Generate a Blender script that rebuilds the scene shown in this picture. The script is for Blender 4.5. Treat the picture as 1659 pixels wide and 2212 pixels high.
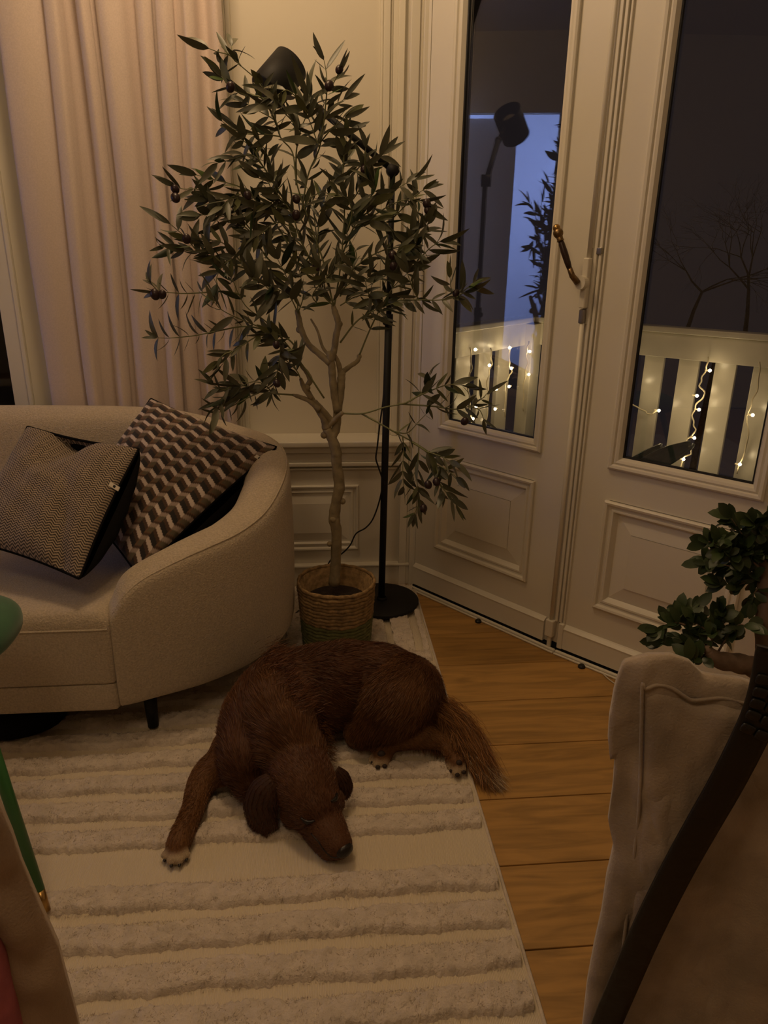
import bpy, bmesh, math, random
import numpy as np
from mathutils import Vector, Matrix, noise
from math import sin, cos, pi, radians, sqrt
random.seed(7); rng = np.random.default_rng(11)
for o in list(bpy.data.objects): bpy.data.objects.remove(o)
SC = bpy.context.scene; COL = SC.collection

# ------------------------------------------------------------------ camera
CAM_H, CAM_F, PITCH, ROLL, YAW = 1.4, 1582.5, radians(19.96), radians(.904), radians(5.61)
def _basis():
    F = np.array([0, cos(PITCH), -sin(PITCH)]); u = np.array([0, sin(PITCH), cos(PITCH)]); x = np.array([1., 0, 0])
    X = cos(ROLL)*x + sin(ROLL)*u; U = -sin(ROLL)*x + cos(ROLL)*u
    c, s = cos(-YAW), sin(-YAW); R = np.array([[c, -s, 0], [s, c, 0], [0, 0, 1]])
    return R@X, R@U, R@F
CX, CU, CF = _basis(); CO = np.array([0, 0, CAM_H])
cam = bpy.data.cameras.new('camera'); camo = bpy.data.objects.new('camera', cam); COL.objects.link(camo)
cam.sensor_fit = 'VERTICAL'; cam.sensor_height = 36.0; cam.lens = CAM_F/2212*36.0; cam.clip_start = .02
camo.matrix_world = Matrix(((CX[0], CU[0], -CF[0], 0), (CX[1], CU[1], -CF[1], 0), (CX[2], CU[2], -CF[2], CAM_H), (0, 0, 0, 1)))
SC.camera = camo
# ------------------------------------------------------------------ world, lamps, exposure
SC.view_settings.view_transform = 'Standard'; SC.view_settings.look = 'None'
SC.view_settings.exposure = 0.0; SC.view_settings.gamma = 1.0; SC.view_settings.use_curve_mapping = False
W = bpy.data.worlds.new('night_sky'); SC.world = W; W.use_nodes = True
W.node_tree.nodes['Background'].inputs[0].default_value = (.011, .0085, .0095, 1)
W.node_tree.nodes['Background'].inputs[1].default_value = 1.0
def area(name, loc, target, size, energy, col, sy=None):
    l = bpy.data.lights.new(name, 'AREA'); l.energy = energy; l.color = col; l.size = size
    if sy: l.shape = 'RECTANGLE'; l.size_y = sy
    o = bpy.data.objects.new(name, l); COL.objects.link(o); o.location = loc
    o.rotation_euler = (Vector(target)-Vector(loc)).to_track_quat('-Z', 'Y').to_euler(); return o
def point(name, loc, energy, col, r=.05):
    l = bpy.data.lights.new(name, 'POINT'); l.energy = energy; l.color = col; l.shadow_soft_size = r
    o = bpy.data.objects.new(name, l); COL.objects.link(o); o.location = loc; return o
WARM = (1.0, .68, .385)
point('ceiling_lamp_light', (-.35, 2.1, 2.75), 26, WARM, .16)
point('dining_lamp_light', (-.5, .35, 2.35), 14, (1.0, .70, .42), .22)
area('adjoining_room_light', (-4.25, .95, 2.0), (-5.3, 2.15, 1.9), .6, 135, (.34, .46, 1.0))

# ------------------------------------------------------------------ picture helpers (rays of the camera cut with real planes)
def ray(px, py): return (CF*CAM_F + CX*(px-829.5) - CU*(py-1106))/CAM_F
def atz(px, py, z=0.): d = ray(px, py); return CO + d*(z-CAM_H)/d[2]
def aty(px, py, y): d = ray(px, py); return CO + d*y/d[1]
def atd(px, py, D): return CO + ray(px, py)*D

# ------------------------------------------------------------------ materials
def mat(name, col, rough=.6, metal=0., spec=.5, noise_s=0, noise_a=.15, bump_s=0, bump_a=.3, bump_d=.002, col2=None, attr=False, sheen=0, wave=None):
    m = bpy.data.materials.new(name); m.use_nodes = True; nt = m.node_tree; N = nt.nodes; L = nt.links
    b = N['Principled BSDF']; b.inputs['Base Color'].default_value = (*col, 1); b.inputs['Roughness'].default_value = rough
    b.inputs['Metallic'].default_value = metal; b.inputs['Specular IOR Level'].default_value = spec
    if sheen: b.inputs['Sheen Weight'].default_value = sheen
    tc = N.new('ShaderNodeTexCoord')
    if attr:
        a = N.new('ShaderNodeVertexColor'); a.layer_name = 'Col'; L.new(a.outputs[0], b.inputs['Base Color'])
    elif noise_s:
        n = N.new('ShaderNodeTexNoise'); n.inputs['Scale'].default_value = noise_s; n.inputs['Detail'].default_value = 5
        L.new(tc.outputs['Object'], n.inputs['Vector'])
        r = N.new('ShaderNodeValToRGB'); c2 = col2 or tuple(c*(1-noise_a*2) for c in col)
        r.color_ramp.elements[0].position = .3; r.color_ramp.elements[1].position = .7
        r.color_ramp.elements[0].color = (*c2, 1); r.color_ramp.elements[1].color = (*col, 1)
        L.new(n.outputs[0], r.inputs[0]); L.new(r.outputs[0], b.inputs['Base Color'])
    if bump_s:
        n = N.new('ShaderNodeTexNoise'); n.inputs['Scale'].default_value = bump_s; n.inputs['Detail'].default_value = 3
        L.new(tc.outputs['Object'], n.inputs['Vector'])
        bp = N.new('ShaderNodeBump'); bp.inputs['Strength'].default_value = bump_a; bp.inputs['Distance'].default_value = bump_d
        L.new(n.outputs[0], bp.inputs['Height']); L.new(bp.outputs[0], b.inputs['Normal'])
    if wave:
        axis, sc, st = wave
        w = N.new('ShaderNodeTexWave'); w.bands_direction = axis; w.inputs['Scale'].default_value = sc; w.inputs['Distortion'].default_value = .6
        L.new(tc.outputs['Object'], w.inputs['Vector'])
        bp = N.new('ShaderNodeBump'); bp.inputs['Strength'].default_value = st; bp.inputs['Distance'].default_value = .0015
        L.new(w.outputs[1], bp.inputs['Height']); L.new(bp.outputs[0], b.inputs['Normal'])
    return m
def srgb(r, g, b): return tuple((c/255/12.92 if c/255 <= .04045 else ((c/255+.055)/1.055)**2.4) for c in (r, g, b))
M = {}
M['paint'] = mat('cream_paint', (.74, .70, .60), .42, noise_s=3, noise_a=.03, bump_s=60, bump_a=.06)
M['wallpaint'] = mat('matte_wall_paint', (.74, .69, .58), .7, noise_s=2.5, noise_a=.03, bump_s=180, bump_a=.1, bump_d=.001)
M['rail'] = mat('glossy_white_outdoor_paint', (.80, .74, .60), .25, noise_s=8, noise_a=.06, bump_s=25, bump_a=.15)
M['curtain'] = mat('linen_curtain', (.66, .55, .49), .85, noise_s=220, noise_a=.06, bump_s=420, bump_a=.35, bump_d=.001, sheen=.2)
M['sofa'] = mat('boucle_fabric', (.60, .50, .37), .95, noise_s=170, noise_a=.14, bump_s=230, bump_a=.9, bump_d=.004, sheen=.25)
M['rugflat'] = mat('woven_cream_wool', (.68, .59, .45), .95, wave=('X', 95, .5))
M['rugpile'] = mat('tufted_cream_wool', (.70, .61, .52), .95, noise_s=30, noise_a=.10, bump_s=160, bump_a=.8, bump_d=.004)
M['black'] = mat('black_powder_coat', (.009, .009, .009), .6, spec=.3)
M['blackcloth'] = mat('black_velvet', (.004, .0035, .0035), .95, spec=.15, bump_s=200, bump_a=.3)
M['cable'] = mat('black_rubber', (.006, .006, .006), .5)
M['brass'] = mat('brass', (.42, .26, .09), .28, metal=1)
M['agedbrass'] = mat('aged_brass', (.30, .20, .10), .38, metal=1, noise_s=60, noise_a=.3)
M['darkwood'] = mat('dark_handle_wood', (.03, .015, .012), .3)
M['steel'] = mat('steel', (.35, .33, .3), .35, metal=1)
M['bark'] = mat('olive_bark', (.34, .28, .17), .8, noise_s=35, noise_a=.22, bump_s=45, bump_a=.7, bump_d=.004)
M['twig'] = mat('green_twig', (.17, .18, .08), .6)
M['olive'] = mat('dark_olive', (.022, .008, .010), .35)
M['soil'] = mat('dark_soil', (.035, .02, .012), .95, noise_s=60, noise_a=.3, bump_s=80, bump_a=1, bump_d=.01)
M['rope'] = mat('seagrass_rope', (.42, .27, .12), .8, noise_s=55, noise_a=.3, bump_s=220, bump_a=.7, bump_d=.003)
M['ropegreen'] = mat('olive_green_paper_rope', (.17, .18, .06), .8, noise_s=55, noise_a=.25, bump_s=220, bump_a=.6, bump_d=.003)
M['cover'] = mat('taupe_linen_cover', (.45, .36, .27), .9, noise_s=14, noise_a=.2, bump_s=300, bump_a=.5, bump_d=.002, sheen=.3)
M['cover2'] = mat('brown_linen_cover', (.46, .33, .22), .9, noise_s=8, noise_a=.2, bump_s=300, bump_a=.5, bump_d=.002, sheen=.2)
M['pink'] = mat('pink_wool', (.55, .16, .19), .95, noise_s=20, noise_a=.2, bump_s=150, bump_a=.6)
M['leather'] = mat('black_croc_leather', (.010, .009, .008), .38, bump_s=35, bump_a=.5, bump_d=.004)
M['greenvelvet'] = mat('green_velvet', (.035, .13, .06), .8, noise_s=40, noise_a=.1, sheen=.3)
M['greenmetal'] = mat('green_lacquer', (.035, .15, .04), .35)
M['tag'] = mat('cream_label', (.62, .56, .48), .7)
M['ficusbark'] = mat('ficus_bark', (.20, .135, .095), .85, noise_s=25, noise_a=.25, bump_s=40, bump_a=.6, bump_d=.004)
M['ceramic'] = mat('glazed_grey_ceramic', (.20, .20, .20), .25)
M['wood'] = mat('oak', (.32, .19, .09), .5, noise_s=12, noise_a=.2)
M['nose'] = mat('dog_nose', (.008, .006, .006), .35, bump_s=250, bump_a=.5, bump_d=.001)
M['pad'] = mat('paw_pad', (.03, .018, .015), .7, bump_s=200, bump_a=.4)
M['claw'] = mat('claw', (.02, .015, .012), .3)
M['whitefur'] = mat('white_fur', (.55, .42, .28), .9, bump_s=200, bump_a=.5)
M['outchair'] = mat('grey_outdoor_shell', (.26, .31, .27), .2)
M['deck'] = mat('balcony_decking', (.10, .08, .06), .7, noise_s=6, noise_a=.2)
M['bluewall'] = mat('adjoining_wall_paint', (.72, .74, .80), .8)
M['winnight'] = mat('dark_facade', (.010, .008, .008), .9, noise_s=5, noise_a=.4)
M['wire'] = mat('clear_wire', (.75, .66, .45), .35)
m = mat('glass', (1, 1, 1), .0); b = m.node_tree.nodes['Principled BSDF']
nt = m.node_tree; gl = nt.nodes.new('ShaderNodeBsdfGlossy'); gl.inputs['Roughness'].default_value = .004
tr = nt.nodes.new('ShaderNodeBsdfTransparent'); fr = nt.nodes.new('ShaderNodeFresnel'); fr.inputs['IOR'].default_value = 1.5
mx = nt.nodes.new('ShaderNodeMixShader'); nt.links.new(fr.outputs[0], mx.inputs[0]); nt.links.new(tr.outputs[0], mx.inputs[1]); nt.links.new(gl.outputs[0], mx.inputs[2])
nt.links.new(mx.outputs[0], nt.nodes['Material Output'].inputs[0]); M['glass'] = m
def emis(name, col, s):
    m = bpy.data.materials.new(name); m.use_nodes = True; b = m.node_tree.nodes['Principled BSDF']
    b.inputs['Emission Color'].default_value = (*col, 1); b.inputs['Emission Strength'].default_value = s; return m
M['bulb'] = emis('lit_warm_bulb', (1, .78, .42), 30)
def floor_mat(k):
    base = [(.46, .255, .070), (.42, .230, .060), (.49, .275, .080)][k]
    m = mat('oak_plank_%s' % 'abc'[k], base, .42); nt = m.node_tree; N = nt.nodes; L = nt.links; b = N['Principled BSDF']
    tc = N.new('ShaderNodeTexCoord'); mp = N.new('ShaderNodeMapping'); mp.inputs['Scale'].default_value = (1.6, 14, 1); mp.inputs['Location'].default_value = (k*3.1, k*7.7, 0)
    n = N.new('ShaderNodeTexNoise'); n.inputs['Scale'].default_value = 2.2; n.inputs['Detail'].default_value = 7; n.inputs['Distortion'].default_value = 1.1
    r = N.new('ShaderNodeValToRGB'); r.color_ramp.elements[0].position = .30; r.color_ramp.elements[1].position = .62
    r.color_ramp.elements[0].color = (*(c*.60 for c in base), 1); r.color_ramp.elements[1].color = (*base, 1)
    L.new(tc.outputs['Object'], mp.inputs[0]); L.new(mp.outputs[0], n.inputs['Vector']); L.new(n.outputs[0], r.inputs[0]); L.new(r.outputs[0], b.inputs['Base Color'])
    return m
FM = [floor_mat(i) for i in range(3)]

# ------------------------------------------------------------------ mesh helpers
def add(name, verts, faces, m, parent=None, smooth=True, **props):
    me = bpy.data.meshes.new(name)
    if isinstance(verts, np.ndarray): verts = verts.reshape(-1, 3).tolist()
    if isinstance(faces, np.ndarray): faces = faces.tolist()
    me.from_pydata(verts, [], faces); me.update()
    if m: me.materials.append(m)
    if smooth: me.polygons.foreach_set('use_smooth', [True]*len(me.polygons))
    o = bpy.data.objects.new(name, me); COL.objects.link(o)
    if parent is not None: o.parent = parent
    for k, v in props.items(): o[k] = v
    return o
def thing(name, label, cat, loc=(0, 0, 0), group=None):
    o = bpy.data.objects.new(name, None); COL.objects.link(o); o.empty_display_size = .05
    o['label'] = label; o['category'] = cat; o['_o'] = 0
    if group: o['group'] = group
    del o['_o']; return o
def tag(o, label=None, cat=None, group=None, kind=None):
    if label: o['label'] = label
    if cat: o['category'] = cat
    if group: o['group'] = group
    if kind: o['kind'] = kind
    return o
class MB:
    def __init__(s): s.v = []; s.f = []
    def geo(s, v, f):
        n = len(s.v); s.v += [tuple(map(float, p)) for p in v]; s.f += [tuple(int(i)+n for i in q) for q in f]; return s
    def obox(s, o, u, v, w, du, dv, dw):          # oriented box: corner o, axes u,v,w with ranges (a,b)
        o = np.array(o, float); u, v, w = map(lambda a: np.array(a, float), (u, v, w))
        P = [o+u*a+v*b+w*c for a in du for b in dv for c in dw]
        return s.geo(P, [(0, 1, 3, 2), (4, 6, 7, 5), (0, 4, 5, 1), (2, 3, 7, 6), (0, 2, 6, 4), (1, 5, 7, 3)])
    def box(s, x, y, z): return s.obox((0, 0, 0), (1, 0, 0), (0, 1, 0), (0, 0, 1), x, y, z)
    def tube(s, pts, rad, n=8, cap=True):
        pts = [np.array(p, float) for p in pts]; k = len(pts)
        if not hasattr(rad, '__len__'): rad = [rad]*k
        base = len(s.v); up = None
        for i, p in enumerate(pts):
            t = pts[min(i+1, k-1)]-pts[max(i-1, 0)]; t = t/(np.linalg.norm(t)+1e-12)
            if up is None:
                a = np.array([0, 0, 1.]) if abs(t[2]) < .9 else np.array([1., 0, 0]); up = np.cross(t, a)
            up = up-t*(up@t); up /= np.linalg.norm(up)+1e-12; w = np.cross(t, up)
            for j in range(n):
                a = 2*pi*j/n; s.v.append(tuple(p+(up*cos(a)+w*sin(a))*rad[i]))
        for i in range(k-1):
            for j in range(n):
                a = base+i*n+j; b = base+i*n+(j+1) % n; s.f.append((a, b, b+n, a+n))
        if cap: s.f.append(tuple(base+j for j in range(n))[::-1]); s.f.append(tuple(base+(k-1)*n+j for j in range(n)))
        return s
    def lathe(s, prof, c=(0, 0, 0), n=32, T=None):   # prof: (r,z)
        base = len(s.v)
        for (r, z) in prof:
            for j in range(n):
                a = 2*pi*j/n; p = Vector((r*cos(a), r*sin(a), z)); p = (T @ p) if T else p+Vector(c); s.v.append(tuple(p))
        for i in range(len(prof)-1):
            for j in range(n):
                a = base+i*n+j; b = base+i*n+(j+1) % n; s.f.append((a, b, b+n, a+n))
        return s
    def ell(s, c, r, R=None, n=14, m_=10):
        base = len(s.v); c = np.array(c, float); R = np.eye(3) if R is None else R
        r = np.array(r if hasattr(r, '__len__') else (r, r, r), float)
        for i in range(m_+1):
            for j in range(n):
                th = pi*i/m_; a = 2*pi*j/n; p = np.array([sin(th)*cos(a), sin(th)*sin(a), cos(th)])*r
                s.v.append(tuple(c+R@p))
        for i in range(m_):
            for j in range(n):
                a = base+i*n+j; b = base+i*n+(j+1) % n; s.f.append((a, a+n, b+n, b))
        return s
    def build(s, name, m, parent=None, smooth=False, bevel=0, seg=2, angle=40, **props):
        o = add(name, s.v, s.f, m, parent, smooth, **props)
        if bevel:
            bv = o.modifiers.new('bevel', 'BEVEL'); bv.width = bevel; bv.segments = seg; bv.limit_method = 'ANGLE'; bv.angle_limit = radians(35)
            o.data.polygons.foreach_set('use_smooth', [True]*len(o.data.polygons)); 
            wn = o.modifiers.new('wn', 'WEIGHTED_NORMAL')
        return o
def grid_faces(nu, nv, wrap=False):
    i = np.arange(nu-1)[:, None]; j = np.arange(nv-(0 if wrap else 1))[None, :]
    a = i*nv+j; b = i*nv+(j+1) % nv
    return np.stack([a, b, b+nv, a+nv], -1).reshape(-1, 4)
def catmull(P, n):
    P = np.array(P, float); Q = np.vstack([2*P[0]-P[1], P, 2*P[-1]-P[-2]]); out = []
    for i in range(1, len(Q)-2):
        for t in np.linspace(0, 1, n, endpoint=False):
            a, b, c, d = Q[i-1:i+3]; out.append(.5*((2*b)+(-a+c)*t+(2*a-5*b+4*c-d)*t*t+(-a+3*b-3*c+d)*t**3))
    out.append(P[-1]); return np.array(out)
def strands(name, roots, dirs, length, width, m, parent=None, bend=None, segs=2, label=None):
    """thin tapered blades, one per root"""
    n = len(roots); roots = np.asarray(roots); dirs = np.asarray(dirs)
    L = np.broadcast_to(np.asarray(length), (n,))[:, None]; Wd = np.broadcast_to(np.asarray(width), (n,))[:, None]
    rv = rng.normal(size=(n, 3)); side = np.cross(dirs, rv); side /= np.linalg.norm(side, axis=1)[:, None]+1e-9
    bend = np.zeros((n, 3)) if bend is None else bend
    V = []; 
    for k in range(segs):
        t = k/segs; c = roots+dirs*L*t+bend*L*t*t; V += [c-side*Wd*(1-t*.6)*.5, c+side*Wd*(1-t*.6)*.5]
    V.append(roots+dirs*L+bend*L)
    nv = 2*segs+1; A = np.stack(V, 1).reshape(-1, 3); base = np.arange(n)[:, None]*nv
    F = []
    for k in range(segs-1):
        F.append(np.hstack([base+2*k, base+2*k+1, base+2*k+3])); F.append(np.hstack([base+2*k, base+2*k+3, base+2*k+2]))
    F.append(np.hstack([base+2*segs-2, base+2*segs-1, base+2*segs]))
    F = np.vstack(F).astype(np.int32)
    me = bpy.data.meshes.new(name); me.vertices.add(len(A)); me.vertices.foreach_set('co', A.ravel().astype(np.float32))
    me.loops.add(F.size); me.loops.foreach_set('vertex_index', F.ravel()); me.polygons.add(len(F))
    me.polygons.foreach_set('loop_start', np.arange(len(F), dtype=np.int32)*3); me.polygons.foreach_set('loop_total', np.full(len(F), 3, np.int32))
    me.update(calc_edges=True); me.materials.append(m)
    o = bpy.data.objects.new(name, me); COL.objects.link(o); o.parent = parent; o['kind'] = 'stuff'
    if label: o['label'] = label
    return o
#SECTION structure
# ------------------------------------------------------------------ room shell
Z = (0, 0, 1)
A1, A2 = radians(-51), radians(-47.5)
B1 = np.array([.421, 2.878, 0]); D1 = np.array([cos(A1), sin(A1), 0]); N1 = np.array([-D1[1], D1[0], 0])   # N points outdoors
C2 = B1+.735*D1; D2 = np.array([cos(A2), sin(A2), 0]); N2 = np.array([-D2[1], D2[0], 0])
E2 = C2+.735*D2                                                      # far jamb
RX = 1.95; E3 = E2+D2*((RX-E2[0])/D2[0])
CEIL = 3.05
def st(o): o['kind'] = 'structure'; return o
fl = bpy.data.objects.new('floor', None); COL.objects.link(fl); st(fl)
MB().box((-6, 2.6), (-2.7, 3.3), (-.12, -.012)).build('subfloor', M['soil'], fl)
def bay_x(yy):
    """x of the bay wall (a little outside its room face) at depth yy"""
    off = .03
    if yy > C2[1]: return B1[0]+(B1[1]-yy)/math.tan(-A1)+off
    return C2[0]+(C2[1]-yy)/math.tan(-A2)+off
y = 2.233-.2247*22; pidx = 0; r = 0
while y < 2.92:
    y0, y1 = y+.0014, min(y+.2247-.0014, 2.92)
    brk = [-3.55]+[-2.62+random.random()*.5+2.2*k-(.5 if r % 2 else 0) for k in range(1, 3)]
    brk = [b_ for b_ in brk if not .30 < b_ < 1.30]+[9]
    for a, b_ in zip(brk[:-1], brk[1:]):
        lo, hi = min(b_-.0012, bay_x(y0), RX+.05), min(b_-.0012, bay_x(y1), RX+.05)
        if y0 > 2.86: lo = hi = min(hi, .44)
        if hi-a < .03: continue
        pl = MB(); P = [(a, y0), (lo, y0), (hi, y1), (a, y1)]
        pl.geo([(p[0], p[1], -.012) for p in P]+[(p[0], p[1], 0.) for p in P], [(0, 3, 2, 1), (4, 5, 6, 7), (0, 1, 5, 4), (1, 2, 6, 5), (2, 3, 7, 6), (3, 0, 4, 7)])
        pl.build('plank', FM[pidx % 3], fl, bevel=.0018, seg=1); pidx += 1 if random.random() < .7 else 2
    y += .2247; r += 1
# ceiling and plain walls
st(MB().box((-6, 2.6), (-2.7, 3.3), (CEIL, CEIL+.1)).build('ceiling', M['wallpaint']))
st(MB().box((RX, RX+.12), (-2.6, float(E3[1])), (0, CEIL)).build('wall_right', M['wallpaint']))
st(MB().box((-3.6, RX+.12), (-2.7, -2.6), (0, CEIL)).build('wall_back', M['wallpaint']))
# side wall with a doorway to a blue-lit adjoining room
ws = MB().box((-3.7, -3.6), (-2.6, 2.08), (0, CEIL)).box((-3.7, -3.6), (2.88, 3.1), (0, CEIL)).box((-3.7, -3.6), (2.08, 2.88), (2.46, CEIL))
st(ws.build('wall_side', M['wallpaint']))
ar = bpy.data.objects.new('wall_adjoining_room', None); COL.objects.link(ar); st(ar)
MB().box((-5.4, -5.3), (.4, 3.3), (0, CEIL)).build('wall_panel', M['bluewall'], ar); MB().box((-5.8, -3.7), (3.15, 3.25), (0, CEIL)).build('wall_panel', M['bluewall'], ar)
MB().box((-5.8, -3.7), (.4, .5), (0, CEIL)).build('wall_panel', M['bluewall'], ar)
MB().box((-3.80, -3.75), (2.42, 2.90), (.01, 2.44)).build('dimming_partition', M['bluewall'], ar)  # partition added to keep half of the reflected blue doorway dim

# left wall (parallel to X): wainscot plane 2.927, upper wall recessed to 3.04, window opening left of -1.145
YW, YU = 2.927, 3.04
wl = bpy.data.objects.new('wall_left', None); COL.objects.link(wl); st(wl)
MB().box((-1.145, .45), (YU, YU+.1), (.6, CEIL)).build('upper_wall', M['wallpaint'], wl)
MB().box((-1.145, .45), (YW, YU+.1), (0, .60)).build('wainscot', M['paint'], wl)
MB().box((-3.6, -2.9), (YW, YU+.1), (0, CEIL)).box((-2.9, -1.145), (YW, YU+.1), (2.75, CEIL)).box((-2.9, -1.145), (YW, YU+.1), (0, .6)).build('upper_wall', M['wallpaint'], wl)
# sill-like chair rail with its mouldings
st(tag(MB().box((-3.6, .385), (2.885, YU), (.628, .652)).build('trim_1', M['paint'], None, bevel=.005)))
st(MB().box((-3.6, .375), (2.900, YW+.01), (.600, .628)).box((-3.6, .372), (2.910, YW+.01), (.560, .600)).box((-3.6, .372), (2.903, YW+.01), (.542, .560)).box((-3.6, .372), (2.914, YW+.01), (.524, .534)).build('trim_2', M['paint'], None, bevel=.004))
st(MB().box((-3.6, .40), (2.905, YW+.01), (0, .092)).box((-3.6, .40), (2.895, YW+.01), (.092, .102)).build('baseboard_left', M['paint'], None, bevel=.003))
# raised wainscot panels
def frame_ring(mb, o, u, v, w, a0, a1, b0, b1, wd, d0, d1):
    """rectangular ring in the plane (u,v) with width wd, from depth d0 to d1 along w"""
    mb.obox(o, u, v, w, (a0, a1), (b0, b0+wd), (d0, d1)); mb.obox(o, u, v, w, (a0, a1), (b1-wd, b1), (d0, d1))
    mb.obox(o, u, v, w, (a0, a0+wd), (b0+wd, b1-wd), (d0, d1)); mb.obox(o, u, v, w, (a1-wd, a1), (b0+wd, b1-wd), (d0, d1))
def mitred(mb, o, u, v, w, a0, a1, b0, b1, prof):
    """picture-frame moulding swept round a rectangle; prof = (inset, height)"""
    o, u, v, w = [np.array(q, float) for q in (o, u, v, w)]; base = len(mb.v); k = len(prof)
    for (i, h) in prof:
        for (a, b) in ((a0+i, b0+i), (a1-i, b0+i), (a1-i, b1-i), (a0+i, b1-i)): mb.v.append(tuple(o+u*a+v*b+w*h))
    for i in range(k-1):
        for j in range(4):
            a = base+4*i+j; b = base+4*i+(j+1) % 4; mb.f.append((a, b, b+4, a+4))
PROF = [(0, -.002), (0, .007), (.004, .010), (.010, .009), (.014, .003), (.020, .001), (.024, .005), (.030, .006), (.036, .002), (.040, -.004)]
for (xa, xb) in ((-.46, .178), (-1.2, -.54)):
    q = MB(); mitred(q, (0, YW, 0), (1, 0, 0), Z, (0, -1, 0), xa, xb, .165, .457, [(a, b*1.3) for a, b in PROF]); q.build('panel_moulding', M['paint'], wl)
    q = MB(); mitred(q, (0, YW, 0), (1, 0, 0), Z, (0, -1, 0), xa+.045, xb-.045, .21, .412, [(0, 0), (.035, .008), (.035, .0081), (.15, .0081)]); q.obox((0, YW, 0), (1, 0, 0), Z, (0, -1, 0), (xa+.08, xb-.08), (.245, .377), (0, .0088)); q.build('raised_panel', M['paint'], wl)
# casing strips between the wall and the doors
def vstrip(name, xs, y0, z0=0., z1=2.9, m='paint'):
    q = MB()
    for (a, b, d) in xs: q.box((a, b), (y0-d, YU+.02), (z0, z1))
    return st(q.build(name, M[m], None, bevel=.003))
vstrip('trim_3', [(.258, .268, .010), (.268, .292, .024), (.292, .302, .014)], 3.03, .652)
vstrip('trim_4', [(.302, .36, .0), (.318, .342, .018)], 3.00, .652)
vstrip('trim_5', [(.352, .384, .012), (.384, .396, .004), (.396, .424, .022)], 2.912, 0.)
vstrip('trim_6', [(-.335, -.322, .022), (-.322, -.300, .034), (-.300, -.288, .018), (-.288, -.270, .008)], 3.03, .652)
# side post filling the corner behind the first door
st(MB().obox(B1, D1, Z, N1, (-.10, -.004), (0, 2.9), (-.0, .14)).build('trim_7', M['paint'], None, bevel=.003))
# left window behind the curtain
w1 = bpy.data.objects.new('window_1', None); COL.objects.link(w1); st(w1)
MB().box((-2.9, -1.145), (3.0, 3.008), (.6, 2.75)).build('pane', M['glass'], w1)
MB().box((-2.05, -1.99), (2.98, 3.03), (.6, 2.75)).box((-2.9, -1.145), (2.98, 3.03), (.6, .66)).build('window_frame', M['paint'], w1)
MB().box((-1.146, -1.09), (2.905, 2.93), (.652, 2.75)).box((-1.09, -1.075), (2.897, 2.93), (.652, 2.75)).box((-1.075, -.93), (2.912, 3.05), (.652, 2.75)).build('casing', M['paint'], w1, bevel=.002)
st(MB().box((-4.5, .2), (7.8, 8.0), (-1, 4.2)).build('wall_facade_outside', M['winnight']))

# ------------------------------------------------------------------ french doors
def door(nm, O, D, N, swap):
    """leaf in plane O + D*a + Z*z ; N is outdoors, room side is -N"""
    R = bpy.data.objects.new(nm, None); COL.objects.link(R); st(R); I = -N
    def bx(n, a, z, d, m='paint', bev=.003, parent=R): return MB().obox(O, D, Z, I, a, z, d).build(n, M[m], parent, bevel=bev)
    T = .0; w_ = .685 if nm == 'door_1' else .69; HT = 2.62
    q = MB()
    q.obox(O, D, Z, I, (0, .125), (.02, HT), (-.045, 0)); q.obox(O, D, Z, I, (.565, w_), (.02, HT), (-.045, 0))
    q.obox(O, D, Z, I, (.125, .565), (.62, .745), (-.045, 0)); q.obox(O, D, Z, I, (.125, .565), (.02, .225), (-.045, 0)); q.obox(O, D, Z, I, (.125, .565), (HT-.14, HT), (-.045, 0))
    q.obox(O, D, Z, I, (.12, .57), (.2, .64), (-.035, -.012))
    q.build('door_leaf', M['paint'], R)
    q = MB(); mitred(q, O, D, Z, I, .107, .585, .728, HT-.12, [(0, -.001), (.0, .011), (.006, .015), (.014, .013), (.017, .006), (.024, .009), (.032, .006), (.040, -.012), (.040, -.025)]); q.build('glazing_bead', M['paint'], R)
    q = MB(); mitred(q, O, D, Z, I, .145, .547, .766, HT-.158, [(0, -.012), (.0, -.010), (.006, -.011), (.006, -.022)]); q.build('glazing_seal', M['cable'], R)
    MB().obox(O, D, Z, I, (.14, .552), (.76, HT-.15), (-.026, -.022)).build('pane', M['glass'], R)
    q = MB(); mitred(q, O, D, Z, I, .112, .572, .224, .618, [(0, -.001), (0, .010), (.005, .014), (.012, .012), (.016, .003), (.024, .001), (.028, .006), (.034, .006), (.040, -.004), (.046, -.012)]); q.build('panel_moulding', M['paint'], R)
    q = MB(); mitred(q, O, D, Z, I, .158, .526, .27, .572, [(0, -.013), (.0, -.012), (.055, -.002), (.055, .0005)]); q.obox(O, D, Z, I, (.213, .471), (.325, .517), (-.012, .0005)); q.build('raised_panel', M['paint'], R)
    bx('kick_board', (.004, w_-.012), (.022, .098), (0, .016), bev=.0)
    q = MB(); base = O+I*0
    prof = [(.098, .0), (.098, .017), (.103, .018), (.106, .014), (.113, .006), (.116, 0)]
    for a in (.004, w_-.012):
        for (z, d) in prof: q.v.append(tuple(O+D*a+I*d+np.array([0, 0, z])))
    k = len(prof); q.f += [(i, i+1, i+1+k, i+k) for i in range(k-1)]+[tuple(range(k)), tuple(range(2*k-1, k-1, -1))]
    q.build('kick_moulding', M['paint'], R)
    return R
d1 = door('door_1', B1, D1, N1, 0); d2 = door('door_2', C2+D2*.0, D2, N2, 1)
# hinges on the left edge of door_1
for zc in (1.27, .40):
    for k in range(4):
        MB().tube([B1+D1*-.004-N1*.012+np.array([0, 0, zc-.055+k*.028]), B1+D1*-.004-N1*.012+np.array([0, 0, zc-.055+k*.028+.024])], .008, 10).build('hinge_knuckle', M['paint'], d1)
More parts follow.
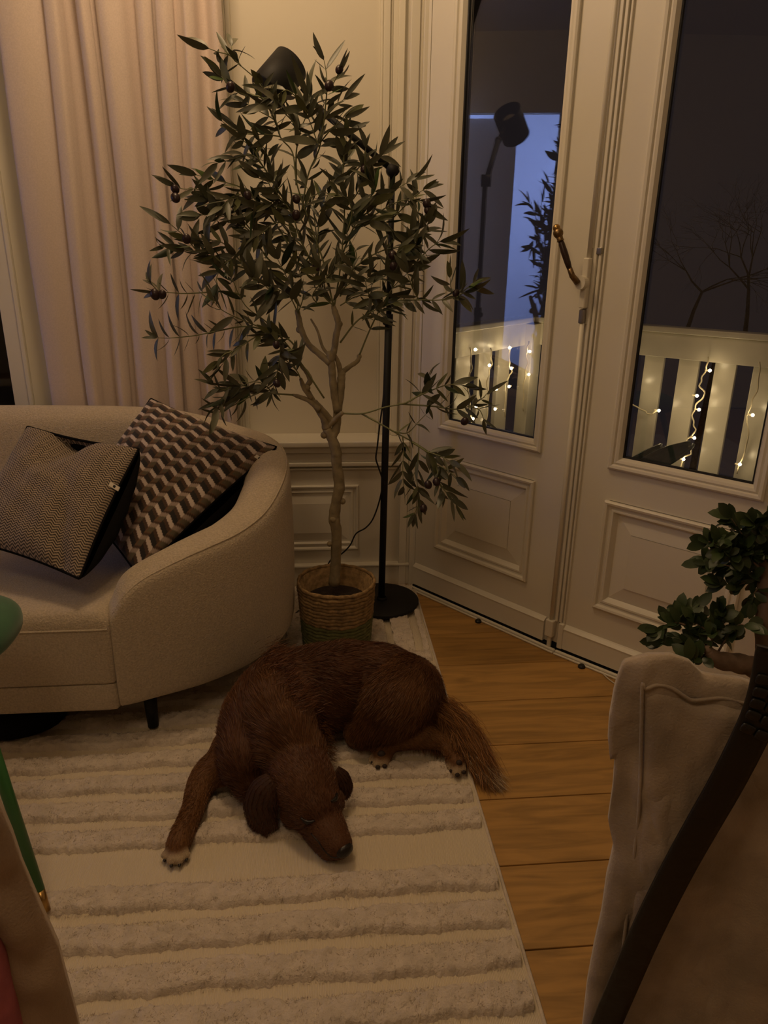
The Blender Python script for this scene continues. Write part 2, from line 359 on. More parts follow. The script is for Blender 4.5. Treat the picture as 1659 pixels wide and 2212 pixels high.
# meeting cover strip on door_2 edge with two beads
q = MB(); q.obox(B1, D1, Z, -N1, (.690, .728), (.03, 2.62), (-.04, .004)); q.obox(B1, D1, Z, -N1, (.716, .727), (.12, 2.62), (.004, .014)); q.obox(B1, D1, Z, -N1, (.732, .742), (.12, 2.62), (-.02, .012)); q.obox(B1, D1, Z, -N1, (.746, .753), (.12, 2.62), (-.02, .007))
q.build('cover_strip', M['paint'], d1, bevel=.002)
# bolt rod, case, guides and handle
I1 = -N1
def p1(a, z, d): return B1+D1*a+I1*d+np.array([0, 0, z])
MB().tube([p1(.705, 1.37, .020), p1(.705, 2.62, .020)], .0075, 10).build('bolt_rod', M['paint'], d1, True)
MB().tube([p1(.705, .10, .020), p1(.705, 1.19, .020)], .0075, 10).build('bolt_rod', M['paint'], d1, True)
MB().obox(B1, D1, Z, I1, (.689, .721), (.058, .125), (.0, .034)).build('rod_guide', M['paint'], d1, bevel=.004)
MB().obox(B1, D1, Z, I1, (.698, .712), (.0, .066), (.012, .026)).build('bolt_rod', M['paint'], d1, bevel=.003)
MB().obox(C2, D2, Z, -N2, (.0, .02), (.02, .12), (.0, .02)).build('keeper', M['paint'], d2, bevel=.003)
MB().obox(B1, D1, Z, I1, (.688, .728), (1.175, 1.405), (.0, .012)).build('back_plate', M['paint'], d1, bevel=.003)
MB().obox(B1, D1, Z, I1, (.694, .715), (1.225, 1.375), (.012, .036)).build('bolt_case', M['paint'], d1, bevel=.004)
MB().obox(B1, D1, Z, I1, (.694, .713), (1.178, 1.222), (.012, .03)).build('rod_guide', M['steel'], d1, bevel=.004)
MB().tube([p1(.70, 1.302, .030), p1(.70, 1.302, .055)], .021, 20).build('handle_rosette', M['paint'], d1)
MB().obox(B1, D1, Z, I1, (.725, .742), (1.385, 1.405), (.0, .016)).build('keeper', M['steel'], d1, bevel=.002)
hp = [p1(.697, 1.302, .058), p1(.686, 1.322, .074), p1(.677, 1.345, .080)]
MB().tube(hp, [.010, .009, .008], 10).build('handle_neck', M['agedbrass'], d1, True)
a = p1(.678, 1.342, .080); bb = p1(.645, 1.422, .092)
MB().tube([a, a*.8+bb*.2, a*.45+bb*.55, a*.1+bb*.9, bb], [.0075, .0095, .0105, .0095, .008], 12).build('handle_grip', M['darkwood'], d1, True)
h2 = bb+(bb-a)*.18; h3 = bb+(bb-a)*.36
q = MB().tube([bb, bb*.7+h2*.3, h2], [.0115, .0095, .0105], 14); q.ell(h2*.45+h3*.55, .0155); q.build('handle_ferrule', M['agedbrass'], d1, True)
MB().ell(h3+(bb-a)*.10, .0115).build('handle_finial', M['brass'], d1, True)
# threshold with small black stops
th = bpy.data.objects.new('trim_8', None); COL.objects.link(th); st(th)
for (O, D, I, L_) in ((B1, D1, -N1, .735), (C2, D2, -N2, .735)):
    MB().obox(O, D, Z, I, (0, L_), (0, .016), (-.05, .012)).build('threshold_board', M['cable'], th)
    MB().obox(O, D, Z, I, (0, L_), (0, .014), (.018, .030)).build('threshold_strip', M['paint'], th, bevel=.004)
    MB().obox(O, D, Z, I, (0, L_), (0, .008), (.033, .040)).build('threshold_strip', M['paint'], th, bevel=.003)
for (O, D, I, a) in ((B1, D1, -N1, .395), (C2, D2, -N2, .12)):
    c = O+D*a+I*.047; MB().lathe([(0, 0), (.013, 0), (.013, .006), (.009, .011), (0, .011)], tuple(c), 14).build('stopper', M['cable'], th)
# header over doors and bay wall beyond
st(MB().obox(B1, D1, Z, N1, (-.02, .76), (2.62, CEIL), (0, .1)).obox(C2, D2, Z, N2, (-.0, .75), (2.62, CEIL), (0, .1)).build('wall_bay', M['paint']))
st(MB().obox(E2, D2, Z, N2, (-.04, .05), (0, CEIL), (-.02, .1)).build('trim_9', M['paint'], None, bevel=.004))
st(MB().obox(E2, D2, Z, N2, (.05, float((E3-E2)@D2)+.1), (0, CEIL), (0, .1)).build('wall_bay', M['wallpaint']))
#SECTION outside
# ------------------------------------------------------------------ bare tree across the street
tb = thing('bare_tree', 'bare branching tree in the dark beyond the right door', 'tree'); q = MB(); rt = random.Random(3)
tc = atd(1560, 600, 10.5)
def br(p, d, L, r, k):
    e = p+d*L; q.tube([p, (p+e)/2+np.array([rt.uniform(-.04, .04), rt.uniform(-.04, .04), 0]), e], [r, r*.8, r*.6], 6)
    if k: 
        for _ in range(3): n = d+np.array([rt.uniform(-.7, .7), rt.uniform(-.4, .4), rt.uniform(-.75, .45)]); br(e, n/np.linalg.norm(n), L*rt.uniform(.6, .95), r*.5, k-1)
br(np.array([tc[0], tc[1], -3.]), np.array([.04, 0, 1.]), 3.3, .06, 0); br(np.array([tc[0]-.3, tc[1]+.2, .3]), np.array([.25, 0, .97]), .55, .032, 5); br(np.array([tc[0]+.5, tc[1], .2]), np.array([-.1, 0, .99]), .7, .035, 5)
q.build('trunk_and_branches', M['ficusbark'], tb, True)
# ------------------------------------------------------------------ balcony
RZ = 1.05
cr = atz(1155, 683, RZ); er = atz(1659, 722, RZ); lr = atz(985, 705, RZ)
DF = (er-cr)/np.linalg.norm(er-cr); NF = np.array([DF[1], -DF[0], 0])          # NF towards the house
if NF@(CO-cr) < 0: NF = -NF
DL = (lr-cr)/np.linalg.norm(lr-cr); NL = np.array([DL[1], -DL[0], 0])
if NL@(CO-cr) < 0: NL = -NL
st(MB().obox(cr*[1, 1, 0], DF, DL, Z, (-.1, 2.6), (-.1, 1.6), (-.16, -.06)).build('floor_balcony', M['deck']))
cr0 = cr*[1, 1, 0]
RAIL = thing('balcony_railing', 'cream painted balcony railing with upright boards, turning a corner beyond the doors', 'railing')
def railing(D, N, boards, ends):
    R = RAIL
    MB().obox(cr0, D, Z, -N, ends, (RZ-.03, RZ), (-.022, .06)).build('cap_rail', M['rail'], R, bevel=.006)
    MB().obox(cr0, D, Z, -N, ends, (RZ-.15, RZ-.032), (0, .03)).build('top_rail', M['rail'], R, bevel=.004)
    MB().obox(cr0, D, Z, -N, ends, (.02, .12), (.0, .03)).build('bottom_rail', M['rail'], R, bevel=.004)
    for (a, b) in boards: MB().obox(cr0, D, Z, -N, (a, b), (-.06, RZ-.13), (.045, .07)).build('baluster_board', M['rail'], R, bevel=.003)
    return R
fb = [(.10+.172*k-.065, .10+.172*k+.032) for k in range(0, 13)]
fb = [(.621-.172*k, .719-.172*k) for k in (2, 1)]+[(.621+.172*k, .719+.172*k) for k in range(0, 10)]
fb = [(a, b) for a, b in fb if a > .1]
railing(DF, NF, fb, (-.02, 2.4))
lb = [(.158, .285), (.364, .486), (.563, .70), (.775, .90), (.98, 1.10)]
railing(DL, NL, lb, (.03, 1.2))
MB().obox(cr0, DF, Z, DL, (-.03, .045), (-.06, RZ-.035), (-.02, .09)).build('corner_post', M['rail'], RAIL, bevel=.004)
# string lights: hanging wires with bulbs
def string(D, N, pts, bulbs, label):
    R = thing('string_light', label, 'fairy lights', group='fairy lights hanging on the balcony railing')
    P = [cr0+D*a+N*(.045+.0*b)+np.array([0, 0, z]) for a, z, b in pts]
    C = catmull(P, 6); C = C+np.array([[sin(i*1.3)*.004, cos(i*.9)*.004, 0] for i in range(len(C))])
    MB().tube(C, .0036, 6).build('wire', M['wire'], R, True)
    for (a, z) in bulbs:
        c = cr0+D*a+N*.06+np.array([0, 0, z]); 
        MB().ell(c, (.0075, .0075, .0075), n=10, m_=6).build('bulb', M['bulb'], R, True)
        MB().tube([c-D*.004, c-D*.022], .004, 6).build('bulb_cap', M['wire'], R)
        point('bulb_light', tuple(c+N*.045), .075, (1, .74, .42), .008)
string(DF, NF, [(.955, .93, 0), (.95, .86, 0), (.935, .80, 0), (.965, .75, 0), (.93, .69, 0), (.93, .62, 0), (.95, .57, 0), (.92, .52, 0), (.95, .46, 0), (.91, .42, 0), (.93, .3, 0)], [(.935, .745), (.955, .68), (.955, .54), (.92, .425), (.975, .87)], 'string of warm fairy lights hanging straight down in the right door view, with five bulbs')
string(DF, NF, [(.62, .93, 0), (.60, .8, 0), (.615, .72, 0), (.62, .66, 0), (.68, .635, 0), (.72, .62, 0), (.76, .65, 0)], [(.615, .753), (.765, .648)], 'short looped string of fairy lights at the left edge of the right door view')
string(DF, NF, [(1.18, .93, 0), (1.19, .8, 0), (1.17, .7, 0), (1.19, .55, 0), (1.17, .4, 0)], [(1.195, .69), (1.18, .45)], 'string of fairy lights at the right edge of the right door view')
string(DF, NF, [(.19, .93, 0), (.18, .85, 0), (.20, .75, 0), (.18, .65, 0), (.2, .5, 0)], [(.195, .878), (.18, .70)], 'string of fairy lights beside the corner post on the front run')
string(DL, NL, [(.13, .93, 0), (.145, .88, 0), (.13, .80, 0), (.15, .7, 0), (.13, .55, 0)], [(.14, .878), (.13, .754)], 'string of fairy lights nearest the corner post on the side run')
string(DL, NL, [(.34, .93, 0), (.33, .84, 0), (.30, .78, 0), (.35, .73, 0), (.33, .55, 0)], [(.363, .918), (.33, .81), (.34, .716)], 'string of fairy lights second from the corner on the side run')
string(DL, NL, [(.53, .93, 0), (.51, .85, 0), (.54, .78, 0), (.52, .65, 0), (.54, .5, 0)], [(.556, .85), (.473, .72), (.47, .617)], 'string of fairy lights third from the corner on the side run')
string(DL, NL, [(.72, .95, 0), (.70, .85, 0), (.72, .78, 0), (.69, .65, 0), (.66, .5, 0)], [(.697, .94), (.66, .66), (.68, .60)], 'string of fairy lights farthest from the corner on the side run')
# outdoor chair whose shell top shows at the bottom of the right door
oc = thing('outdoor_chair', 'grey curved outdoor chair standing on the balcony behind the right door', 'chair')
for (pts, w_) in ((((1345, 1035), (1400, 1000), (1450, 975), (1493, 962)), .10), (((1330, 1030), (1375, 1000), (1405, 982), (1432, 968)), .08)):
    C = catmull([atz(x, y, .50+.12*i) if False else atd(x, y, 3.0+.06*i) for i, (x, y) in enumerate(pts)], 6); V = []
    n = len(C)
    for i, c in enumerate(C):
        t = i/(n-1); ww = w_*(1-.85*t**4)
        for j in range(7):
            s = (j/6-.5); V.append(c+np.array([D2[0], D2[1], 0])*ww*s*.6+np.array([0, 0, -1])*ww*(.3+.5*s)+np.array([0, 0, .02])*(4*s*s))
    o = add('shell_panel', np.array(V), grid_faces(n, 7), M['outchair'], oc); md = o.modifiers.new('s', 'SOLIDIFY'); md.thickness = .012
pb = atd(1400, 1060, 3.08)
for (dx, dy) in ((-.15, 0), (.15, 0), (-.15, .25), (.15, .25)):
    MB().tube([(pb[0]+dx*.6, pb[1]+dy*.6, .42), (pb[0]+dx, pb[1]+dy, -.06)], .011, 8).build('leg', M['steel'], oc)
MB().ell((pb[0], pb[1]+.08, .43), (.21, .2, .035)).build('seat', M['outchair'], oc, True)
#SECTION soft
# ------------------------------------------------------------------ curtain
def curtain():
    # (x at eye height, depth y); alternate near ridges and far valleys
    K = [(-.995, 2.868), (-.985, 2.842), (-.93, 2.835), (-.875, 2.848), (-.855, 2.866), (-.845, 2.838), (-.81, 2.826), (-.795, 2.850), (-.787, 2.868), (-.765, 2.885), (-.745, 2.885), (-.742, 2.845),
         (-.715, 2.824), (-.693, 2.850), (-.70, 2.872), (-.675, 2.874), (-.672, 2.845), (-.64, 2.825), (-.60, 2.838), (-.575, 2.868), (-.55, 2.882), (-.552, 2.845), (-.525, 2.822), (-.50, 2.840), (-.508, 2.872), (-.492, 2.876), (-.488, 2.838),
         (-.46, 2.824), (-.435, 2.845), (-.437, 2.868), (-.415, 2.855), (-.398, 2.830), (-.375, 2.838), (-.36, 2.868), (-.34, 2.872), (-.32, 2.840), (-.30, 2.832), (-.285, 2.856), (-.292, 2.874)]
    C = catmull([(x, y, 0) for x, y in K], 6); n = len(C); nz = 40; V = np.zeros((nz, n, 3)); ph = rng.uniform(0, 6, n)*0
    s = np.linspace(0, 1, n)
    for k in range(nz):
        z = .03+2.97*k/(nz-1); f = z-1.5
        V[k, :, 0] = C[:, 0]-.018*np.maximum(0, 1.2-z)*(s)+.006*np.sin(3*z+s*9)+.004*f*np.sin(s*14)
        V[k, :, 1] = C[:, 1]+.006*np.sin(2.1*z+s*17)+(.008*np.sin(s*40+z*5)*np.clip(1.0-z, 0, 1))
        V[k, :, 2] = z
    o = add('curtain', V, grid_faces(nz, n), M['curtain']); tag(o, 'long pale linen curtain falling in folds behind the sofa', 'curtain')
    md = o.modifiers.new('s', 'SOLIDIFY'); md.thickness = .002
curtain()

# ------------------------------------------------------------------ rug
def rug():
    R = thing('rug', 'cream wool rug with raised tufted stripes under the dog', 'rug')
    x0, x1, ya, yb = -2.4, .418, .25, 2.885
    nx, ny = 90, 84; X, Y = np.meshgrid(np.linspace(x0, x1, nx), np.linspace(ya, yb, ny), indexing='ij')
    Zb = .006+.0015*np.sin(X*7)*np.sin(Y*9)+.0006*rng.normal(size=X.shape)
    Xe = X.copy(); Xe[-1] += .003*np.sin(Y[-1]*40)
    o = add('woven_base', np.stack([Xe, Y, Zb], -1), grid_faces(nx, ny), M['rugflat'], R)
    MB().box((x0, x1-.001), (ya, yb), (.0, .004)).build('backing', M['rugflat'], R)
    MB().tube([(x1, ya+.02*k, .005) for k in range(int((yb-ya)/.02)+1)], .0045, 6).build('edge_binding', M['rugpile'], R, True)
    bands = [(b-.066, b) for b in ()]
    lower = [.28, .377, .475, .573, .671, .77, .868, .966, 1.064, 1.163, 1.262]
    upper = [1.448, 1.546, 1.643, 1.742, 1.842, 1.94, 2.043, 2.15]
    bands = [(b, b+.070) for b in lower]+[(b, b+.066) for b in upper]
    roots = []; 
    def pile(xa, xb, y0, y1, step=.0055, wob=True):
        nx = int((xb-xa)/step); ny = max(5, int((y1-y0)/step))
        X, Y = np.meshgrid(np.linspace(xa, xb, nx), np.linspace(0, 1, ny), indexing='ij')
        wl_ = .004*np.sin(X[:, :1]*9+y0*50)+.003*np.sin(X[:, :1]*31+y0*20)+.0018*rng.normal(size=(nx, 1))
        lo = y0+wl_; hi = y1+np.roll(wl_, 7); Yw = lo+(hi-lo)*Y
        h = .0175*(1-np.abs(2*Y-1)**7)
        nz_ = rng.normal(size=X.shape); nz_ = (nz_+np.roll(nz_, 1, 0)+np.roll(nz_, 1, 1)+np.roll(nz_, -1, 0))/2
        Zz = .005+h+.0022*nz_*(h > .004)
        Xj = X+rng.normal(size=X.shape)*.0012; Yj = Yw+rng.normal(size=X.shape)*.0012
        V = np.stack([Xj, Yj, Zz], -1); V[:, 0, 2] = .004; V[:, -1, 2] = .004
        add('tufted_stripe', V, grid_faces(nx, ny), M['rugpile'], R)
        if xb > -.9:
            k = int((xb-max(xa, -.9))*(y1-y0)*48000); ux = rng.uniform(max(xa, -.9), xb, k); uy = rng.beta(.75, .75, k)*(y1-y0)+y0
            edge = np.clip(1-np.abs(2*(uy-y0)/(y1-y0)-1)**7, .15, 1); roots.append(np.stack([ux, uy, .004+.0165*edge], -1))
    for (a, b) in bands: pile(x0+.01, x1-.014, a, b)
    # head block with short lengthwise bands
    pile(-.6, x1-.014, 2.25, 2.315)
    for k in range(9):
        xr = .352-.1*k; pile(xr-.072, xr, 2.315, 2.80)
    pile(.384, .404, 2.315, 2.80); pile(-.6, x1-.014, 2.80, 2.87)
    Rr = np.vstack(roots); d = rng.normal(size=Rr.shape)*[.75, .75, 0]+[0.1, -.15, .75]; d /= np.linalg.norm(d, axis=1)[:, None]
    strands('tufts', Rr, d, rng.uniform(.004, .009, len(Rr)), .0016, M['rugpile'], R, segs=1)
rug()

# ------------------------------------------------------------------ sofa
def sofa():
    S = thing('sofa', 'curved beige boucle sofa with a sweeping armrest', 'sofa')
    Q = [(-.572, 1.842), (-.53, 1.855), (-.473, 1.881), (-.374, 1.927), (-.297, 1.976), (-.218, 2.045), (-.15, 2.139), (-.105, 2.24), (-.085, 2.36), (-.10, 2.48), (-.16, 2.60), (-.26, 2.70), (-.40, 2.77), (-.60, 2.80), (-1., 2.80), (-1.6, 2.80), (-2.3, 2.80), (-2.5, 2.78)]
    T = [.425, .49, .535, .572, .590, .605, .63, .675, .715, .745, .762, .772, .795, .82, .83, .83, .83, .83]
    P = catmull([(q[0], q[1], t) for q, t in zip(Q, T)], 6); n = len(P)
    tan = np.gradient(P[:, :2], axis=0); tan /= np.linalg.norm(tan, axis=1)[:, None]; nin = np.stack([-tan[:, 1], tan[:, 0]], -1)   # inward normal
    prof = []     # rows: list of (inward offset, z as function)
    V = []; zb = .135
    for i in range(n):
        top = P[i, 2]; s = i/(n-1); w = .13+.02*min(1, s*3); r = .030+.012*min(1, s*4); e = min(1., i/5.)
        row = [(.10, zb), (.03, zb), (.008, zb+.006), (0, zb+.025)]
        for f in (.2, .4, .6, .8): row.append((-.006*sin(pi*f), zb+.025+(top-r-zb-.025)*f))
        row += [(0, top-r)]+[(r*.75*(1-cos(a)), top-r+r*sin(a)) for a in (pi/6, pi/3, pi/2)]
        row.insert(len(row), (r*.75+.005, top+.001))
        row += [(w*.45, top+.011), (w*.72, top+.006), (w*.92, top-.018), (w*1.03, top-.05)]
        zi = min(.30, top-.1)
        for f in (.25, .5, .75, 1.): row.append((w*1.03+.035*f*min(1, s*3), top-.05+(zi-top+.05)*f))
        for (d, z) in row: V.append((P[i, 0]+nin[i, 0]*d, P[i, 1]+nin[i, 1]*d, z))
    m_ = len(row); F = grid_faces(n, m_).tolist(); F = [f[::-1] for f in F]; F.append(list(range(m_)))
    o = add('back_and_arm', np.array(V), F, M['sofa'], S); sb = o.modifiers.new('ss', 'SUBSURF'); sb.levels = 1; sb.render_levels = 1
    # piping seam along the outer top edge
    k0 = 10
    MB().tube([P[i]+np.array([nin[i, 0]*.012, nin[i, 1]*.012, -.010]) for i in range(2, n)], .0028, 6).build('seam_piping', M['sofa'], S, True)
    # seat: plan polygon inside the shell
    pl = [(-2.45, 1.842), (-1.5, 1.842), (-.90, 1.842), (-.60, 1.842), (-.577, 1.845), (-.572, 1.86), (-.572, 2.0)]
    inner = [(P[i, 0]+nin[i, 0]*.10, P[i, 1]+nin[i, 1]*.10) for i in range(8, n, 4)]
    poly = pl[:-1]+[(-.568, 1.90)]+inner
    def slab(nm, z0, z1, rt, rb, inset=0., crown=0.):
        pts = np.array(poly); c = np.array([-1.3, 2.35]); rings = []
        def ring(off, z): d = pts-c; return np.hstack([pts-d/np.linalg.norm(d, axis=1)[:, None]*off, np.full((len(pts), 1), z)])
        seq = [(.05, z0), (rb*.3, z0), (0, z0+rb)]
        seq += [(-.004, z0*.5+z1*.5)] + [(rt*(1-cos(a)), z1-rt+rt*sin(a)) for a in (0, pi/8, pi/4, 3*pi/8, pi/2)]
        seq += [(rt+.06, z1+crown*.5), (rt+.25, z1+crown)]
        A = np.vstack([ring(a+inset, z) for a, z in seq]); n = len(pts); F = []
        for i in range(len(seq)-1):
            for j in range(n): a = i*n+j; b = i*n+(j+1) % n; F.append((a, b, b+n, a+n))
        F.append(tuple(range(n))[::-1]); F.append(tuple((len(seq)-1)*n+j for j in range(n)))
        return add(nm, A, F, M['sofa'], S)
    slab('base_panel', .138, .222, .006, .006, .002)
    slab('seat_cushion', .226, .452, .05, .006, .0, .008)
    MB().tube([(-2.4, 1.8405, .398), (-1.2, 1.8405, .398), (-.60, 1.8405, .398), (-.578, 1.843, .398)], .003, 6).build('seam_piping', M['sofa'], S, True)
    for (x, y) in ((-.507, 1.935), (-.24, 2.35), (-1.2, 2.6), (-2.1, 1.95)):
        MB().tube([(x, y, .012), (x-.004, y+.01, .14)], [.016, .021], 14).build('leg', M['black'], S, True)
    return S
sofa()
# unidentified dark rounded object under the sofa, not a known cushion
def rounded_lump(name, c, r, e, m, parent=None, n=36, k=18, **pr):
    V = []
    for i in range(k+1):
        th = -pi/2+pi*i/k
        for j in range(n):
            a = 2*pi*j/n; f = lambda t, p: math.copysign(abs(t)**p, t)
            V.append((c[0]+r[0]*f(cos(th), e)*f(cos(a), e), c[1]+r[1]*f(cos(th), e)*f(sin(a), e), c[2]+r[2]*f(sin(th), e)))
    F = [(i*n+j, i*n+(j+1) % n, (i+1)*n+(j+1) % n, (i+1)*n+j) for i in range(k) for j in range(n)]
    return add(name, V, F, m, parent, **pr)
rounded_lump('under_sofa_object', (-1.10, 2.02, .072), (.34, .17, .062), .55, M['blackcloth'], label='black rounded object pushed under the sofa', category='cushion')

# ------------------------------------------------------------------ cushions
def pillow(name, label, C4, thick, colfn, sag, tagpos, n=150, sides=None, normal_hint=None, backthick=None):
    """C4 = corners A(u0,v0) B(u1,v0) C(u1,v1) D(u0,v1) in 3-D; front face bulges towards the viewer"""
    A, B, C, D = [np.array(p, float) for p in C4]
    nrm = np.cross(B-A, D-A)+np.cross(C-B, A-B)*0; nrm /= np.linalg.norm(nrm)
    if nrm@(CO-A) < 0: nrm = -nrm
    bdir = -nrm*.45+CX*.85-CU*.25; bdir /= np.linalg.norm(bdir)
    R = thing(name, label, 'cushion')
    u, v = np.meshgrid(np.linspace(0, 1, n), np.linspace(0, 1, n), indexing='ij')
    def surf(sgn, th):
        e = 1-.5*0
        # pull the sides in a little so the corners stick out
        uu = u+.05*(u-.5)*-1*np.sin(pi*v)*1.; vv = v+.05*(v-.5)*-1*np.sin(pi*u)
        P = (1-uu)[..., None]*((1-vv)[..., None]*A+vv[..., None]*D)+uu[..., None]*((1-vv)[..., None]*B+vv[..., None]*C)
        b = (np.clip(4*u*(1-u), 0, 1)**.42)*(np.clip(4*v*(1-v), 0, 1)**.42)
        h = th*b
        if sgn > 0: h = h+sag(u, v)*np.clip(b*3, 0, 1)
        h = h+.0025*np.sin(u*23+v*9)*b+.002*np.sin(v*31-u*13)*b
        return P+(nrm if sgn > 0 else bdir)*h[..., None]
    F = grid_faces(n, n)
    f = add('front_panel', surf(1, thick), F, None, R)
    ca = f.data.color_attributes.new('Col', 'FLOAT_COLOR', 'POINT'); c = colfn(u, v).reshape(-1, 3); c = np.hstack([c, np.ones((len(c), 1))])
    ca.data.foreach_set('color', c.ravel().astype(np.float32))
    mm = mat(name+'_print', (1, 1, 1), .85, attr=True, bump_s=400, bump_a=.3, bump_d=.001, sheen=.15); f.data.materials.append(mm)
    add('back_panel', surf(-1, backthick or thick)[::2, ::2], grid_faces(n//2, n//2)[:, ::-1], M['blackcloth'], R)
    E = surf(1, 0); rim = np.vstack([E[:, 0], E[-1, 1:], E[::-1, -1][1:], E[0, ::-1][1:]])[::4]
    MB().tube(rim, .0042, 6).build('piping', M['blackcloth'], R, True)
    tu, tv = tagpos; i, j = int(tu*(n-1)), int(tv*(n-1)); S_ = surf(1, thick); p = S_[i, j]
    du = S_[i, j]-S_[i-6, j]; du /= np.linalg.norm(du); dv = S_[i, min(j+6, n-1)]-S_[i, j]; dv /= np.linalg.norm(dv)
    t = MB().obox(p, du, dv, nrm, (-.008, .022), (0, .014), (.001, .003)); t.build('cloth_tag', M['tag'], R)
    MB().obox(p, du, dv, nrm, (.004, .011), (.003, .011), (.003, .0035)).build('tag_print', M['black'], R)
    return R
def herring(u, v):
    cols, per = 40, .018
    x = u*cols; z = np.abs((x % 2)-1); w = ((v-u*.0)*.5/.0095+z*1.0)
    on = ((w % 1) < .5).astype(float)[..., None]
    return on*np.array([.36, .28, .20])+(1-on)*np.array([.022, .015, .013])
def blocks(u, v):
    NU, NV = 8.0, 13.0
    x = u*NU; y = v*NV; fx = x % 1
    zig = np.where(fx < .62, fx/.62, (1-fx)/.38)*.30
    w = y-zig; fy = w-np.floor(w)
    c = np.zeros(u.shape+(3,))
    L1 = np.array([.50, .41, .36]); L2 = np.array([.28, .215, .18]); B1_ = np.array([.055, .026, .012]); B2_ = np.array([.13, .066, .032]); K = np.array([.010, .006, .005]); G = np.array([.095, .075, .045])
    band = fy < .33; lt = fx < .62; bl = ~band
    c[band & lt] = L1; c[band & ~lt] = L2
    c[bl & lt] = B1_; c[bl & lt & (fy > .60)] = K
    c[bl & ~lt] = B2_; c[bl & ~lt & (fx > .72) & (fy < .72)] = G; c[bl & ~lt & (fy > .80)] = B1_
    return c
# patterned cushion in the corner
A_ = atd(326, 862, 2.60); B_ = atd(598, 966, 2.50); C_ = atd(272, 1262, 2.10); D_ = atd(150, 1080, 2.36)
C_ = np.array([-.525, 2.02, .475]); 
pillow('cushion', 'cushion printed with brown and cream cube blocks, leaning in the sofa corner', (A_, B_, C_, D_), .075, blocks, lambda u, v: -.018*np.exp(-((v-.55)/.10)**2)*np.clip(1-u*1.2, 0, 1), (.985, .12), n=190, backthick=.15)
A2_ = atd(60, 922, 2.34); B2_ = atd(300, 970, 2.20); C2_ = atd(172, 1250, 1.985); D2_ = atd(-80, 1165, 2.10)
pillow('cushion', 'black and cream herringbone cushion slumped on the sofa seat', (A2_, B2_, C2_, D2_), .065, herring, lambda u, v: -.075*np.exp(-((u-.45)/.16)**2)*np.clip(1-v*2.2, 0, 1)-.02*np.exp(-((u-.55-.3*v)/.07)**2)*np.clip(v*1.4-.2, 0, 1), (.985, .33), n=330, backthick=.13)

# ------------------------------------------------------------------ floor lamp
def lamp():
    R = thing('floor_lamp', 'black metal floor lamp with an angled arm and round base', 'lamp')
    bx, by = .262, 2.700; zb = .021
    MB().lathe([(0, zb), (.150, zb), (.1515, zb+.003), (.1515, zb+.011), (.149, zb+.014), (0, zb+.014)], (bx, by, 0), 64).build('base', M['black'], R, True)
    MB().lathe([(.022, zb+.014), (.022, zb+.02), (.016, zb+.024)], (bx, by, 0), 24).build('base_collar', M['black'], R, True)
    J = np.array([.276, by, 1.640]); P0 = np.array([bx-.002, by, zb+.014]); mid = P0*.3+J*.7
    MB().tube([P0, P0*.3+J*.7], .0135, 18).build('lower_pole', M['black'], R, True)
    MB().tube([P0*.3+J*.7, J], .0098, 16).build('upper_pole', M['black'], R, True)
    MB().tube([mid-np.array([0, 0, .02]), mid+np.array([0, 0, .012])], .0155, 18).build('height_clamp', M['black'], R)
    q = MB().ell(P0*.31+J*.69+np.array([-.012, -.012, 0]), .011); q.build('clamp_knob', M['black'], R, True)
    MB().tube([J+np.array([0, -.022, 0]), J+np.array([0, .016, 0])], .0215, 24).build('arm_joint', M['black'], R, True)
    S0 = aty(652, 190, 2.63); a1 = aty(690, 236, 2.655)
    MB().tube([J+np.array([0, -.004, 0]), a1], .0105, 14).build('arm', M['black'], R, True)
    MB().ell(a1, .014).build('arm_end', M['black'], R, True)
    MB().tube([a1, S0], .008, 12).build('arm_neck', M['black'], R, True)
    lo = aty(576, 200, 2.575); hi = aty(628, 139, 2.625); ax = Vector(hi-lo).normalized(); T = Matrix.Translation(Vector(lo)) @ ax.to_track_quat('Z', 'Y').to_matrix().to_4x4()
    L_ = float(np.linalg.norm(hi-lo)); r = .058
    MB().lathe([(0, 0), (r-.004, 0), (r, .004), (r, L_), (r-.003, L_), (r-.003, .012), (0, .012)], n=48, T=T).build('lamp_shade', M['black'], R, True)
    MB().lathe([(0, .02), (.018, .02), (.02, .05), (.03, .075), (.026, .095), (0, .105)], n=24, T=T).build('light_bulb', mat('frosted_bulb', (.5, .46, .4), .4), R, True)
    yb = by
    def y_(px, py, y): return aty(px, py, y)
    C = [y_(832, 700, by-.005), y_(838, 722, by-.004), y_(836, 760, by), y_(831, 795, by+.005), y_(828, 860, by+.015), y_(820, 920, by), y_(815, 965, by-.012), y_(812, 990, by-.014), y_(817, 1008, by-.01), y_(826, 1040, by+.004), y_(820, 1080, by-.0),
         y_(806, 1120, by+.04), y_(790, 1140, by+.08), y_(769, 1153, by+.10), y_(756, 1178, by+.11), y_(737, 1197, by+.12), y_(712, 1213, by+.12), np.array([.0, 2.80, .035]), np.array([-.05, 2.72, .022]), np.array([-.09, 2.62, .022]), np.array([-.16, 2.6, .02])]
    MB().tube(catmull(C, 8), .0031, 8).build('power_cable', M['cable'], R, True)
    MB().ell(y_(831, 1042, by-.006), (.008, .008, .028)).build('cord_switch', M['cable'], R, True)
lamp()

